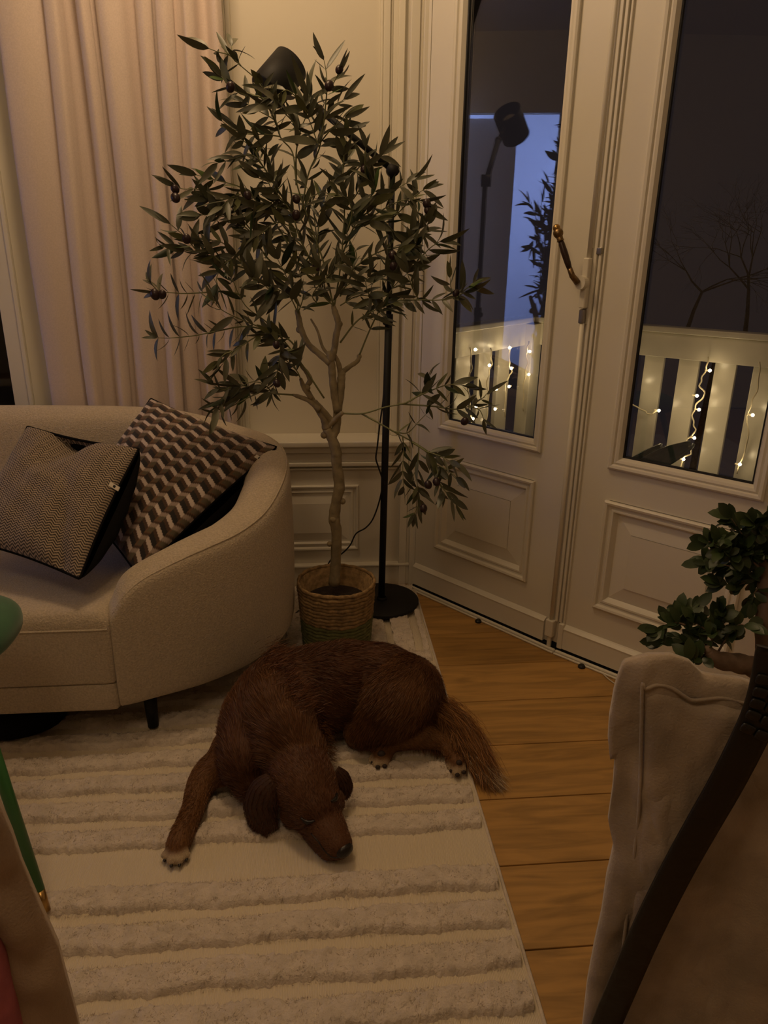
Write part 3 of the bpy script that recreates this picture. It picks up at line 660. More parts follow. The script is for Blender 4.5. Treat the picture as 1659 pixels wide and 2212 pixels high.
# ------------------------------------------------------------------ basket planter
BX, BY = .066, 2.385
def basket():
    R = thing('basket', 'woven seagrass basket with a dark green lower half holding the olive tree', 'basket')
    H, r0, r1, nc = .255, .118, .136, 19
    for k in range(nc):
        z = .022+H*(k+.5)/nc; f = (k+.5)/nc; r = r0+(r1-r0)*f**.8; m_ = M['rope'] if k >= 9 else M['ropegreen']
        n = 96; pts = []
        ph = random.random()*6
        V = []; tn = 8; rr = H/nc*.56
        for i in range(n):
            a = 2*pi*i/n; 
            rad = r+.0012*sin(5*a+ph); c = np.array([BX+rad*cos(a), BY+rad*sin(a), z+.0012*sin(3*a+ph)])
            for j in range(tn):
                b = 2*pi*j/tn; tw = rr*(1+.22*sin(2*b+i*1.15)); V.append(c+np.array([cos(a), sin(a), 0])*cos(b)*tw*.75+np.array([0, 0, 1])*sin(b)*tw)
        F = [(i*tn+j, ((i+1) % n)*tn+j, ((i+1) % n)*tn+(j+1) % tn, i*tn+(j+1) % tn) for i in range(n) for j in range(tn)]
        add('rope_coil', np.array(V), F, m_, R)
    MB().lathe([(0, .016), (r0-.01, .016), (r0+.001, .022), (r1-.003, .022+H-.01), (r1-.008, .022+H-.01), (r0-.006, .024), (0, .024)], (BX, BY, 0), 48).build('basket_lining', M['rope'], R, True)
    return R
basket()
#SECTION plants
# ------------------------------------------------------------------ leaves
def leaf_mesh(name, L, w, curl, fold, m, seed=0, blunt=False):
    n = 6; V = []; r = random.Random(seed); sk = r.uniform(-.12, .12)
    for i in range(n+1):
        t = i/n
        ww = w*.5*((sin(pi*t**.8))**.75 if not blunt else (sin(pi*t**1.15))**.6) if 0 < t < 1 else (.0006 if i == 0 else .0004)
        x = L*t; z = -curl*L*t*t; y = sk*L*t*t
        V += [(x, y-ww, z+fold*ww), (x, y, z), (x, y+ww, z+fold*ww)]
    F = []
    for i in range(n):
        a = 3*i; F += [(a, a+1, a+4, a+3), (a+1, a+2, a+5, a+4)]
    me = bpy.data.meshes.new(name); me.from_pydata(V, [], F); me.materials.append(m); me.polygons.foreach_set('use_smooth', [True]*len(F)); me.update()
    return me
def leafmat(name, top, under):
    m = mat(name, top, .42); nt = m.node_tree; b = nt.nodes['Principled BSDF']; b.inputs['Specular IOR Level'].default_value = .5
    g = nt.nodes.new('ShaderNodeNewGeometry'); mx = nt.nodes.new('ShaderNodeMix'); mx.data_type = 'RGBA'
    mx.inputs[6].default_value = (*top, 1); mx.inputs[7].default_value = (*under, 1)
    nt.links.new(g.outputs['Backfacing'], mx.inputs[0]); nt.links.new(mx.outputs[2], b.inputs['Base Color']); return m
LM = [leafmat('olive_leaf_dark', (.018, .032, .013), (.075, .080, .048)), leafmat('olive_leaf_mid', (.028, .050, .017), (.10, .10, .06)), leafmat('olive_leaf_fresh', (.06, .10, .025), (.13, .14, .06))]
LEAVES = [leaf_mesh('leaf', .080+.010*(i % 4-1), .0205+.0045*((i*7) % 3-1), [.05, .18, .32, -.10, .45][i % 5], .25, LM[[0, 1, 0, 1, 0, 2, 1, 0][i % 8]], i) for i in range(16)]
def orient(p, d, nrm, s=1.):
    d = Vector(d).normalized(); nrm = Vector(nrm); y = nrm.cross(d); 
    if y.length < 1e-4: y = Vector((0, 0, 1)).cross(d)
    y.normalize(); z = d.cross(y)
    return Matrix(((d.x*s, y.x*s, z.x*s, p[0]), (d.y*s, y.y*s, z.y*s, p[1]), (d.z*s, y.z*s, z.z*s, p[2]), (0, 0, 0, 1)))
def place_leaves(items, meshes, parent, limit=300, name='leaf'):
    """items: (matrix, mesh index); the largest become parts, the rest one joined part"""
    items = sorted(items, key=lambda t: -t[0].to_scale().x); V = []; F = []; MI = []; mats = []
    for k, (mt, mi) in enumerate(items):
        if k < limit:
            o = bpy.data.objects.new(name, meshes[mi]); COL.objects.link(o); o.parent = parent; o.matrix_world = mt
        else:
            me = meshes[mi]; b = len(V); V += [tuple(mt @ v.co) for v in me.vertices]; F += [tuple(b+i for i in p.vertices) for p in me.polygons]
            if me.materials[0] not in mats: mats.append(me.materials[0])
            MI += [mats.index(me.materials[0])]*len(me.polygons)
    if V:
        o = add('small_leaves', V, F, None, parent); o['kind'] = 'stuff'
        for m_ in mats: o.data.materials.append(m_)
        o.data.polygons.foreach_set('material_index', MI)
def olive_tree():
    R = thing('olive_tree', 'tall artificial olive tree with dark berries in the woven basket', 'tree')
    Y0 = 2.42
    def P(x, y, off=0.): return aty(x, y, Y0+off)
    # --- trunk and boughs: (points px, radii in m)
    boughs = [
        ([(722, 1262), (725, 1215), (727, 1150), (722, 1120), (727, 1080), (733, 1050), (727, 1000), (726, 975), (716, 945), (705, 925)], [.021, .019, .018, .0205, .0175, .0195, .0175, .0185, .017, .015], 0, 0),
        ([(716, 945), (726, 925), (729, 890), (735, 850), (737, 820), (738, 805)], [.016, .015, .0145, .014, .014, .013], 0, .02),
        ([(705, 925), (700, 905), (685, 882), (672, 858), (662, 838), (670, 822), (663, 805), (652, 792)], [.015, .0125, .010, .009, .0085, .009, .0075, .006], 0, -.03),
        ([(672, 860), (657, 838), (650, 820)], [.008, .0085, .006], -.02, -.04),
        ([(690, 885), (668, 866), (643, 856), (633, 853)], [.011, .008, .007, .004], -.02, -.02),
        ([(720, 915), (700, 890), (682, 868)], [.012, .010, .007], .0, -.02),
        ([(729, 890), (722, 850), (718, 810), (716, 785), (712, 765)], [.013, .0125, .0125, .012, .011], 0, 0),
        ([(714, 785), (690, 765), (665, 742), (650, 710), (646, 690), (642, 672)], [.012, .0105, .010, .010, .0095, .008], 0, .05),
        ([(714, 780), (722, 755), (726, 725), (731, 700), (724, 675), (720, 662)], [.012, .0105, .0105, .010, .010, .007], 0, 0),
        ([(737, 806), (755, 792), (772, 780), (776, 768)], [.010, .008, .0075, .006], .02, .04),
        ([(736, 808), (731, 785), (722, 765)], [.010, .008, .006], .02, .01),
        ([(712, 768), (697, 750), (686, 715), (672, 690)], [.006, .005, .004, .003], .0, .03),
        ([(705, 925), (725, 905), (738, 893)], [.009, .0085, .0075], 0, -.03),
    ]
    T = MB()
    for pts, rad, o0, o1 in boughs:
        k = len(pts); Q = [P(x, y, o0+(o1-o0)*i/(k-1)) for i, (x, y) in enumerate(pts)]
        C = catmull(Q, 5); r = np.interp(np.linspace(0, k-1, len(C)), range(k), rad)*(1+.05*np.sin(np.arange(len(C))*1.9)); T.tube(C, r, 12)
        T.ell(C[-1], float(r[-1])*1.0)
    for (x, y, rr, of) in ((720, 1122, .0125, -.012), (740, 1083, .011, -.004), (712, 1175, .010, -.006), (776, 770, .0085, .04), (664, 838, .010, -.03), (647, 712, .012, .04), (733, 700, .011, 0), (700, 940, .012, 0)): T.ell(P(x, y, of), rr, n=12, m_=8)
    T.build('trunk', M['bark'], R, True)
    MB().lathe([(0, .205), (.10, .205), (.112, .200)], (BX, BY, 0), 32).build('potting_soil', M['soil'], R, True)
    T2 = MB()
    tw = [  # (px points, off start, off end, leaf scale, density, style)
        ([(720, 662), (700, 570), (672, 490), (642, 400), (632, 330), (605, 295), (590, 240), (560, 180), (520, 142), (497, 120), (478, 100)], 0, -.08, 1.1, .0, ''),
        ([(520, 142), (497, 120), (470, 112), (452, 105)], -.07, -.10, 1.05, 1, 's'), ([(520, 142), (503, 118), (500, 100)], -.07, -.05, 1.1, 1, 's'),
        ([(600, 275), (570, 215), (530, 205), (500, 190), (478, 165)], -.06, -.12, 1.05, 1, ''), ([(590, 240), (575, 205), (565, 180)], -.06, -.13, 1.1, 1, ''),
        ([(605, 295), (570, 290), (540, 290), (505, 280), (480, 262)], -.06, -.13, 1.15, 1.5, ''), ([(605, 295), (595, 262), (560, 240), (530, 222)], -.06, -.02, 1.05, 1, ''),
        ([(640, 400), (640, 330), (650, 280), (665, 240), (668, 205)], .0, -.06, 1.25, 1.2, ''), ([(665, 240), (645, 215), (620, 195), (600, 205)], -.05, -.12, 1.1, .9, ''), ([(650, 290), (630, 260), (610, 240), (600, 225)], -.05, -.1, 1.15, 1, ''),
        ([(690, 310), (700, 260), (703, 230), (706, 195), (705, 160), (700, 130)], -.02, -.06, 1.0, .8, ''), ([(706, 195), (720, 180), (731, 158)], -.05, -.06, .9, .8, ''),
        ([(650, 470), (665, 380), (690, 320), (700, 262), (720, 235), (742, 215)], 0, -.03, 1.0, .8, ''), ([(690, 320), (672, 270), (660, 240)], -.02, -.08, 1.2, 1.2, ''), ([(690, 310), (715, 280), (745, 255)], -.0, -.04, 1.1, 1, ''),
        ([(640, 470), (600, 410), (565, 355), (540, 335), (500, 345), (470, 352)], 0, -.10, 1.0, 1, ''), ([(600, 410), (590, 370), (575, 330), (560, 305)], 0, -.08, 1, 1, ''), ([(565, 355), (545, 320), (520, 300)], -.05, -.1, 1.0, 1, ''),
        ([(640, 560), (600, 490), (560, 440), (520, 405), (470, 390), (425, 378)], 0, -.12, 1, .9, ''), ([(520, 420), (470, 432), (430, 410), (395, 408), (378, 400)], -.08, -.14, 1, .9, ''),
        ([(640, 600), (580, 560), (540, 500), (500, 475), (460, 462), (432, 465)], 0, -.14, 1.1, 1.3, ''), ([(560, 520), (520, 470), (490, 440), (450, 430)], -.04, -.10, 1.1, 1.2, ''),
        ([(650, 640), (590, 600), (530, 580), (470, 560), (430, 545), (400, 512), (368, 484)], 0, -.16, 1.0, .9, ''), ([(430, 545), (400, 540), (370, 530), (355, 532)], -.1, -.16, .9, .9, ''),
        ([(500, 560), (480, 575), (468, 600), (470, 615)], -.12, -.16, 1.25, 2.2, 's'), ([(530, 580), (500, 540), (470, 520), (440, 522)], -.08, -.14, 1.1, 1.2, ''), ([(480, 570), (455, 545), (440, 530)], -.12, -.16, 1, 1.2, ''),
        ([(530, 640), (490, 630), (440, 632), (400, 634), (365, 632), (338, 632)], -.10, -.20, .9, 1.3, 'c'), ([(345, 632), (335, 622), (325, 612)], -.2, -.2, .9, 1.5, ''),
        ([(700, 860), (640, 770), (580, 700), (530, 660), (500, 600)], -.02, -.15, 1.0, .25, ''), 
        ([(625, 730), (580, 715), (530, 705), (470, 715), (420, 725), (370, 730), (340, 730)], -.05, -.22, .9, 1.2, 'c'), ([(560, 706), (520, 690), (480, 670), (460, 650)], -.1, -.18, 1, .6, ''),
        ([(650, 792), (635, 745), (600, 722), (560, 725), (525, 745), (500, 762), (478, 790)], -.04, -.18, 1.0, .8, ''), ([(500, 760), (485, 765), (470, 780)], -.17, -.2, 1.0, 1.5, ''),
        ([(633, 853), (590, 850), (545, 845), (510, 850), (480, 862), (468, 880)], -.04, -.18, 1.0, 1.1, ''), ([(590, 850), (570, 830), (545, 825), (520, 835)], -.08, -.14, 1.25, 2, 's'), ([(560, 848), (530, 862), (500, 878), (470, 892)], -.10, -.16, .9, 1.0, 'c'), ([(545, 838), (510, 830), (485, 842), (462, 832)], -.1, -.18, .9, .8, ''),
        ([(650, 820), (640, 800), (610, 770), (606, 760)], -.05, -.12, 1.25, 2.6, 's'), ([(606, 760), (600, 800), (590, 840), (588, 850)], -.12, -.12, 1.05, 1.2, ''), ([(640, 800), (625, 770), (600, 740), (585, 720)], -.06, -.1, 1.1, 1, ''),
        ([(644, 676), (625, 640), (600, 625), (585, 618)], .03, -.10, 1.35, 3.0, 's'), ([(644, 676), (640, 640), (620, 600), (600, 560)], .03, -.06, 1.2, 1.6, ''), ([(625, 640), (600, 640), (570, 615), (545, 600)], .0, -.12, 1.2, 1.6, ''), ([(644, 676), (655, 640), (650, 600), (640, 560)], .03, .0, 1.1, 1.4, ''),
        ([(700, 640), (670, 560), (640, 520), (600, 500), (560, 520)], 0, .06, 1.1, 1.3, ''), ([(700, 640), (690, 560), (680, 480), (675, 430), (660, 400)], 0, .08, 1.0, 1.2, ''), ([(680, 520), (640, 460), (610, 430), (580, 440)], 0, -.05, 1.1, 1.3, ''),
        ([(690, 600), (650, 520), (630, 460), (600, 420), (590, 390)], 0, -.1, 1.0, 1.0, ''), ([(680, 560), (690, 480), (700, 440), (720, 400)], 0, .05, 1.0, 1.0, ''), ([(640, 480), (610, 450), (560, 450), (530, 470)], -.02, -.1, 1.1, 1.4, ''), ([(650, 500), (600, 480), (570, 500), (545, 520)], -.02, -.1, 1.1, 1.3, ''),
        ([(640, 470), (670, 430), (700, 410), (720, 395)], 0, -.05, 1, 1.2, ''), ([(600, 470), (590, 430), (580, 395), (560, 385)], -.02, -.1, 1, 1.2, ''), ([(560, 450), (530, 430), (500, 430), (480, 445)], -.05, -.12, 1.1, 1.4, ''),
        ([(722, 662), (735, 580), (742, 500), (745, 430), (742, 380), (745, 345)], 0, .02, 1.0, .9, ''), ([(745, 430), (735, 400), (740, 370), (742, 335)], 0, -.04, 1.0, 1.2, ''), ([(742, 360), (746, 320), (748, 290)], 0, -.03, .9, 1.1, ''),
        ([(745, 450), (770, 420), (785, 390), (800, 355), (825, 335)], .02, -.02, 1, .9, ''), ([(785, 390), (788, 350), (790, 320)], .0, -.04, .9, .9, ''),
        ([(735, 560), (770, 480), (800, 455), (840, 420), (870, 400), (892, 388)], .02, -.02, 1.15, 1.1, ''), ([(770, 480), (790, 440), (810, 410), (800, 390)], .02, -.06, 1.2, 1.6, ''), ([(770, 490), (800, 480), (830, 480), (850, 500)], .0, -.08, 1.25, 1.6, ''), ([(750, 500), (760, 460), (750, 430), (730, 420)], .0, -.06, 1.15, 1.6, ''),
        ([(800, 470), (850, 440), (890, 430), (915, 440)], .02, -.04, 1.1, 1.0, ''), ([(850, 470), (880, 440), (900, 420), (918, 408)], .0, -.03, 1.0, .9, ''), ([(735, 640), (760, 590), (770, 550), (755, 520)], .01, -.05, .9, 1.1, 'c'),
        ([(735, 640), (745, 600), (790, 560), (830, 540), (870, 530), (905, 495)], .02, -.05, 1.1, 1.1, ''), ([(870, 530), (900, 510), (925, 500), (922, 480)], -.02, -.06, 1.1, 1.1, ''), ([(880, 590), (905, 560), (930, 535), (950, 522)], -.02, -.1, 1.25, 1.2, ''), ([(830, 560), (860, 560), (885, 540), (900, 530)], .0, -.08, 1.2, 1.4, ''),
        ([(776, 768), (800, 710), (825, 660), (850, 620), (880, 590)], .04, -.02, 1.1, .8, ''), ([(825, 660), (800, 640), (790, 610), (800, 590)], .02, -.08, 1.1, 1.3, ''), ([(850, 620), (840, 590), (845, 560), (860, 545)], .0, -.08, 1.15, 1.5, ''), ([(735, 660), (770, 640), (800, 640), (835, 650)], .02, -.05, 1.1, 1.3, ''),
        ([(735, 740), (765, 700), (790, 680), (815, 668), (850, 655)], .02, -.08, 1.0, .9, ''), ([(815, 668), (860, 650), (905, 648), (950, 648), (985, 640), (1005, 632)], -.02, -.18, 1.1, .9, ''), ([(905, 648), (890, 620), (880, 590)], -.08, -.12, 1.1, .9, ''), ([(985, 645), (1000, 630), (1012, 620), (1022, 612)], -.16, -.2, 1.05, 2.0, 's'), ([(985, 645), (975, 625), (972, 600)], -.16, -.2, .9, 1.2, ''),
        ([(722, 662), (700, 640), (680, 600), (660, 580)], 0, -.04, 1.05, 1.2, ''), ([(722, 662), (710, 620), (700, 600), (690, 580)], .0, -.06, 1.0, 1.0, ''), ([(722, 640), (745, 620), (770, 600), (760, 575)], .0, -.06, 1.0, 1.1, ''), ([(690, 660), (675, 640), (690, 615), (715, 590)], .02, -.05, 1.0, 1.0, ''),
        ([(738, 893), (785, 893), (830, 880), (878, 870), (905, 855), (935, 842), (965, 832), (1000, 828)], -.03, -.18, 1.15, .0, ''), ([(878, 870), (905, 855), (935, 842), (965, 832), (1005, 832)], -.08, -.18, 1.05, 1.0, ''), ([(905, 855), (925, 830), (925, 815)], -.1, -.12, 1.05, 1, 's'),
        ([(860, 872), (900, 875), (940, 878), (980, 884), (1012, 878), (1040, 862), (1052, 850)], -.08, -.2, 1.0, .9, ''), ([(1012, 878), (1035, 885), (1045, 905)], -.18, -.2, .9, .9, 'c'),
        ([(780, 893), (815, 912), (850, 932), (880, 948), (910, 965), (935, 985), (945, 1010), (950, 1050)], -.05, -.18, 1.0, .0, ''), ([(890, 955), (920, 975), (940, 1000), (948, 1035), (955, 1062)], -.12, -.2, 1.05, 1.5, ''), ([(870, 943), (872, 975), (870, 1010), (872, 1050)], -.1, -.12, 1.0, .9, ''), ([(905, 965), (903, 1000), (900, 1030), (903, 1062)], -.12, -.14, 1.05, 1.1, ''),
        ([(945, 1005), (965, 1015), (985, 1030)], -.16, -.2, 1.05, 1.6, 's'), ([(950, 1045), (965, 1065), (985, 1090)], -.18, -.2, .95, 1.2, ''), ([(903, 1050), (905, 1085), (895, 1110)], -.14, -.14, .95, 1.0, ''), ([(920, 975), (950, 985), (980, 1000)], -.15, -.2, 1.05, 1.2, ''), ([(850, 932), (880, 935), (905, 910), (920, 895)], -.1, -.14, .9, .7, 'c'),
    ]
    items = []; view = Vector((CO-np.array([0.05, Y0, 1.2]))).normalized()
    for pts, o0, o1, sc, den, sty in tw:
        k = len(pts); Q = [P(x, y, o0+(o1-o0)*i/(k-1)+random.uniform(-.008, .008)) for i, (x, y) in enumerate(pts)]
        C = catmull(Q, 6); n = len(C); seg = np.linalg.norm(np.diff(C, axis=0), axis=1); s = np.r_[0, np.cumsum(seg)]; Lt = s[-1]
        r0 = .0032 if Lt > .2 else .0022; T2.tube(C, np.linspace(r0, .0010, n), 6)
        if den <= 0: continue
        st0 = .3*Lt if Lt > .18 else .12*Lt
        step = .030/den**.5; d = st0; side = 1; kk = 0
        while d < Lt:
            i = int(np.searchsorted(s, d))-1; i = max(0, min(n-2, i)); t = (d-s[i])/(seg[i]+1e-9); p = C[i]*(1-t)+C[i+1]*t; tg = Vector(C[i+1]-C[i]).normalized()
            for sd in (1, -1):
                lat = tg.cross(view).normalized()
                if sty == 's': phi = random.uniform(0, 2*pi); ang = random.uniform(.6, 1.6)
                elif sty == 'c': phi = (0 if sd > 0 else pi)+random.uniform(-.25, .25); ang = random.uniform(.9, 1.3)
                else: phi = (0 if sd > 0 else pi)+random.uniform(-.8, .8)+kk*.9*(kk % 2); ang = random.uniform(.45, 1.0)
                perp = lat*cos(phi)+view*sin(phi)
                dr = tg*cos(ang)+perp*sin(ang); dr += Vector((0, 0, -.18)); dr.normalize()
                nr = (view*random.uniform(.5, 1)+Vector(rng.normal(size=3))*.55)
                if sty == 'c': nr = tg*random.choice([1, -1])+view*random.uniform(.1, .5)
                sz = sc*random.uniform(.52, 1.10)*(.8 if sty == 'c' else .92)
                items.append((orient(p+np.array(perp)*.001, dr, nr, sz), random.randrange(16)))
            d += step*random.uniform(.75, 1.25); kk += 1
        tg = Vector(C[-1]-C[-2]).normalized()
        for q in range(2): items.append((orient(C[-1], tg+Vector(rng.normal(size=3))*.25, view+Vector(rng.normal(size=3))*.5, sc*random.uniform(.6, .9)), random.randrange(16)))
    T2.build('twigs', M['twig'], R, True, kind='stuff')
    print('LEAVES', len(items))
    place_leaves(items, LEAVES, R)
    obm = None
    for (x, y, of, r) in ((733, 150, -.06, .011), (378, 408, -.14, .0115), (379, 427, -.15, .013), (922, 440, -.06, .0125), (924, 454, -.06, .0115), (787, 365, -.02, .012), (403, 516, -.16, .0125), (683, 577, -.05, .012), (335, 636, -.2, .014), (350, 636, -.2, .0125),
                          (498, 188, -.12, .0125), (640, 430, -.06, .012), (535, 422, -.1, .011), (985, 633, -.19, .010), (1004, 910, -.19, .0125), (925, 1047, -.19, .0125), (943, 1041, -.2, .0125), (915, 1098, -.16, .0125), (848, 551, -.08, .012), (850, 575, -.08, .012), (711, 185, -.07, .013), (640, 465, -.08, .013), (597, 745, -.14, .011), (598, 828, -.14, .0115)):
        c = P(x, y, of-.012)
        if obm is None: obm = MB().ell((0, 0, 0), (1, .92, 1.18), n=14, m_=10).build('berry', M['olive'], R, True); o = obm
        else: o = obm.copy(); COL.objects.link(o)
        o.location = c; o.scale = (r, r, r); o.rotation_euler = (random.uniform(-.6, .6), random.uniform(-.6, .6), 0); o.name = 'berry'
olive_tree()

# ------------------------------------------------------------------ ficus bonsai at the right edge
FICL = [leaf_mesh('leaf', .044+.006*(i % 3-1), .0235+.002*(i % 2), [.05, .2, -.1, .35][i % 4], .22, [leafmat('ficus_leaf_a', (.011, .026, .009), (.03, .05, .018)), leafmat('ficus_leaf_b', (.020, .045, .012), (.04, .065, .02))][i % 2], 40+i, blunt=True) for i in range(8)]
def ficus():
    R = thing('ficus_bonsai', 'small ficus bonsai with a thick bent trunk behind the linen chair', 'plant')
    D = 1.78
    def P(x, y, o=0.): return atd(x, y, D+o)
    T = MB()
    def limb(pts, rad, o0=0, o1=0):
        k = len(pts); C = catmull([P(x, y, o0+(o1-o0)*i/(k-1)) for i, (x, y) in enumerate(pts)], 6); r = np.interp(np.linspace(0, k-1, len(C)), range(k), rad)*(1+.06*np.sin(np.arange(len(C))*1.3)); T.tube(C, r, 14); T.ell(C[-1], float(r[-1]))
    limb([(1668, 1640), (1672, 1560), (1665, 1470), (1660, 1420), (1650, 1370), (1652, 1300), (1655, 1260), (1650, 1220)], [.05, .044, .036, .026, .021, .019, .020, .012])
    limb([(1668, 1465), (1630, 1442), (1590, 1432), (1550, 1425), (1530, 1405)], [.033, .026, .024, .021, .012], 0, -.02)
    limb([(1660, 1240), (1690, 1180), (1700, 1120)], [.016, .01, .006])
    T.build('trunk', M['ficusbark'], R, True)
    tw = [([(1652, 1225), (1630, 1190), (1600, 1150), (1580, 1120)], 1.2), ([(1655, 1250), (1600, 1230), (1560, 1220), (1525, 1215)], 1.4), ([(1655, 1240), (1610, 1200), (1570, 1180), (1530, 1170)], 1.3), ([(1655, 1235), (1650, 1180), (1640, 1140), (1625, 1130)], 1.3),
          ([(1660, 1250), (1630, 1250), (1590, 1265), (1560, 1262)], 1.2), ([(1660, 1250), (1680, 1200), (1690, 1160), (1680, 1130)], 1.2), ([(1660, 1250), (1650, 1260), (1630, 1280), (1625, 1300)], .8),
          ([(1640, 1200), (1610, 1180), (1580, 1200), (1560, 1190)], 1.2), ([(1650, 1200), (1640, 1170), (1660, 1150), (1650, 1135)], 1.2),
          ([(1535, 1410), (1510, 1380), (1480, 1350), (1470, 1320)], 1.2), ([(1535, 1410), (1490, 1390), (1460, 1380), (1430, 1385)], 1.2), ([(1535, 1405), (1540, 1370), (1550, 1340), (1555, 1320)], 1.2), ([(1550, 1410), (1575, 1370), (1595, 1350), (1615, 1352)], 1.0), ([(1530, 1410), (1510, 1420), (1500, 1425), (1480, 1430)], 1.2),
          ([(1480, 1350), (1460, 1345), (1440, 1350), (1425, 1360)], 1.1), ([(1540, 1370), (1510, 1350), (1490, 1330), (1500, 1315)], 1.1)]
    T2 = MB(); items = []; view = Vector(CO-P(1560, 1300)).normalized()
    for pts, den in tw:
        o1 = random.uniform(-.06, .05); k = len(pts); C = catmull([P(x, y, o1*i/(k-1)) for i, (x, y) in enumerate(pts)], 5); n = len(C); T2.tube(C, np.linspace(.0028, .001, n), 6)
        seg = np.linalg.norm(np.diff(C, axis=0), axis=1); s = np.r_[0, np.cumsum(seg)]; d = .25*s[-1]
        while d < s[-1]+.002:
            i = min(n-2, max(0, int(np.searchsorted(s, d))-1)); p = C[i]; tg = Vector(C[i+1]-C[i]).normalized()
            for _ in range(2):
                dr = (tg*.6+Vector(rng.normal(size=3))*.65+Vector((0, 0, .15))).normalized(); nr = view*.9+Vector((0, 0, .5))+Vector(rng.normal(size=3))*.5
                items.append((orient(p, dr, nr, random.uniform(.75, 1.2)), random.randrange(8)))
            d += .0085/den
        for q in range(3): items.append((orient(C[-1], tg+Vector(rng.normal(size=3))*.5, view+Vector((0, 0, .5))+Vector(rng.normal(size=3))*.4, random.uniform(.9, 1.2)), random.randrange(8)))
    T2.build('twigs', M['ficusbark'], R, True, kind='stuff'); print('FICUS', len(items)); place_leaves(items, FICL, R)
    pz = P(1668, 1640); ps = thing('plant_stand', 'low oak plant stand holding the ficus pot', 'stand')
    zt = pz[2]-.09
    MB().lathe([(0, -.03), (.15, -.03), (.152, -.026), (.152, -.004), (.15, 0), (0, 0)], (pz[0], pz[1], zt), 40).build('stand_top', M['wood'], ps, True)
    for k in range(3):
        a = 2*pi*k/3+.5; MB().tube([(pz[0]+.10*cos(a), pz[1]+.10*sin(a), zt-.02), (pz[0]+.15*cos(a), pz[1]+.15*sin(a), 0)], [.014, .010], 12).build('leg', M['wood'], ps, True)
    pt = thing('plant_pot', 'grey glazed bowl pot under the ficus bonsai', 'pot')
    MB().lathe([(0, 0), (.07, 0), (.085, .01), (.12, .06), (.125, .09), (.13, .095), (.118, .096), (.11, .07), (0, .07)], (pz[0], pz[1], zt+.001), 40).build('bowl', M['ceramic'], pt, True)
    MB().lathe([(0, .084), (.06, .086), (.112, .08)], (pz[0], pz[1], zt+.001), 30).build('potting_soil', M['soil'], pt, True)
ficus()
#SECTION chairs
# ------------------------------------------------------------------ linen covered chair, right foreground
def interp_xy(tab, q): a = np.array(tab, float); return float(np.interp(q, a[:, 0], a[:, 1]))
def quilt(name, top, left, right, ybot, p0, nrm, front, back, m, parent, ins=(0, 0), rows=60, cols=46, wr=.004, seed=1, puffp=.45, flip=False):
    """padded cloth slab standing in the vertical plane (p0, nrm); outline follows the photographed silhouette of the real cover"""
    V = []; nrm = np.array(nrm, float)
    for side in (0, 1):
        for i in range(rows+1):
            s = i/rows
            for j in range(cols+1):
                t = j/cols
                y0 = top[0][1] if False else min(a[1] for a in top)
                x0 = interp_xy(left, y0+s*(ybot-y0))+ins[0]; x = x0+(right-x0)*t
                yt = interp_xy(top, x)+ins[1]; y = yt+(ybot-yt)*s
                d = ray(x, y); k = ((p0-CO)@nrm)/(d@nrm); p = CO+d*k
                e = (min(1, (t if not flip else 1-t)*7)*min(1, s*8)); e = (1-(1-e)**2)**puffp
                w = noise.noise(Vector((x*.008+seed, y*.004, 1.)))*wr*2+noise.noise(Vector((x*.03+seed, y*.02, 4.)))*wr*.5
                V.append(p-nrm*(front*e+w*e) if side == 0 else p+nrm*back)
    n = cols+1; A = grid_faces(rows+1, n); o2 = (rows+1)*n; F = A.tolist()+(A+o2)[:, ::-1].tolist()
    for i in range(rows): F.append((i*n, (i+1)*n, (i+1)*n+o2, i*n+o2)); a = i*n+cols; F.append((a+n, a, a+o2, a+n+o2))
    for j in range(cols): F.append((j+1, j, j+o2, j+1+o2)); b = rows*n+j; F.append((b, b+1, b+1+o2, b+o2))
    return add(name, np.array(V), F, m, parent)
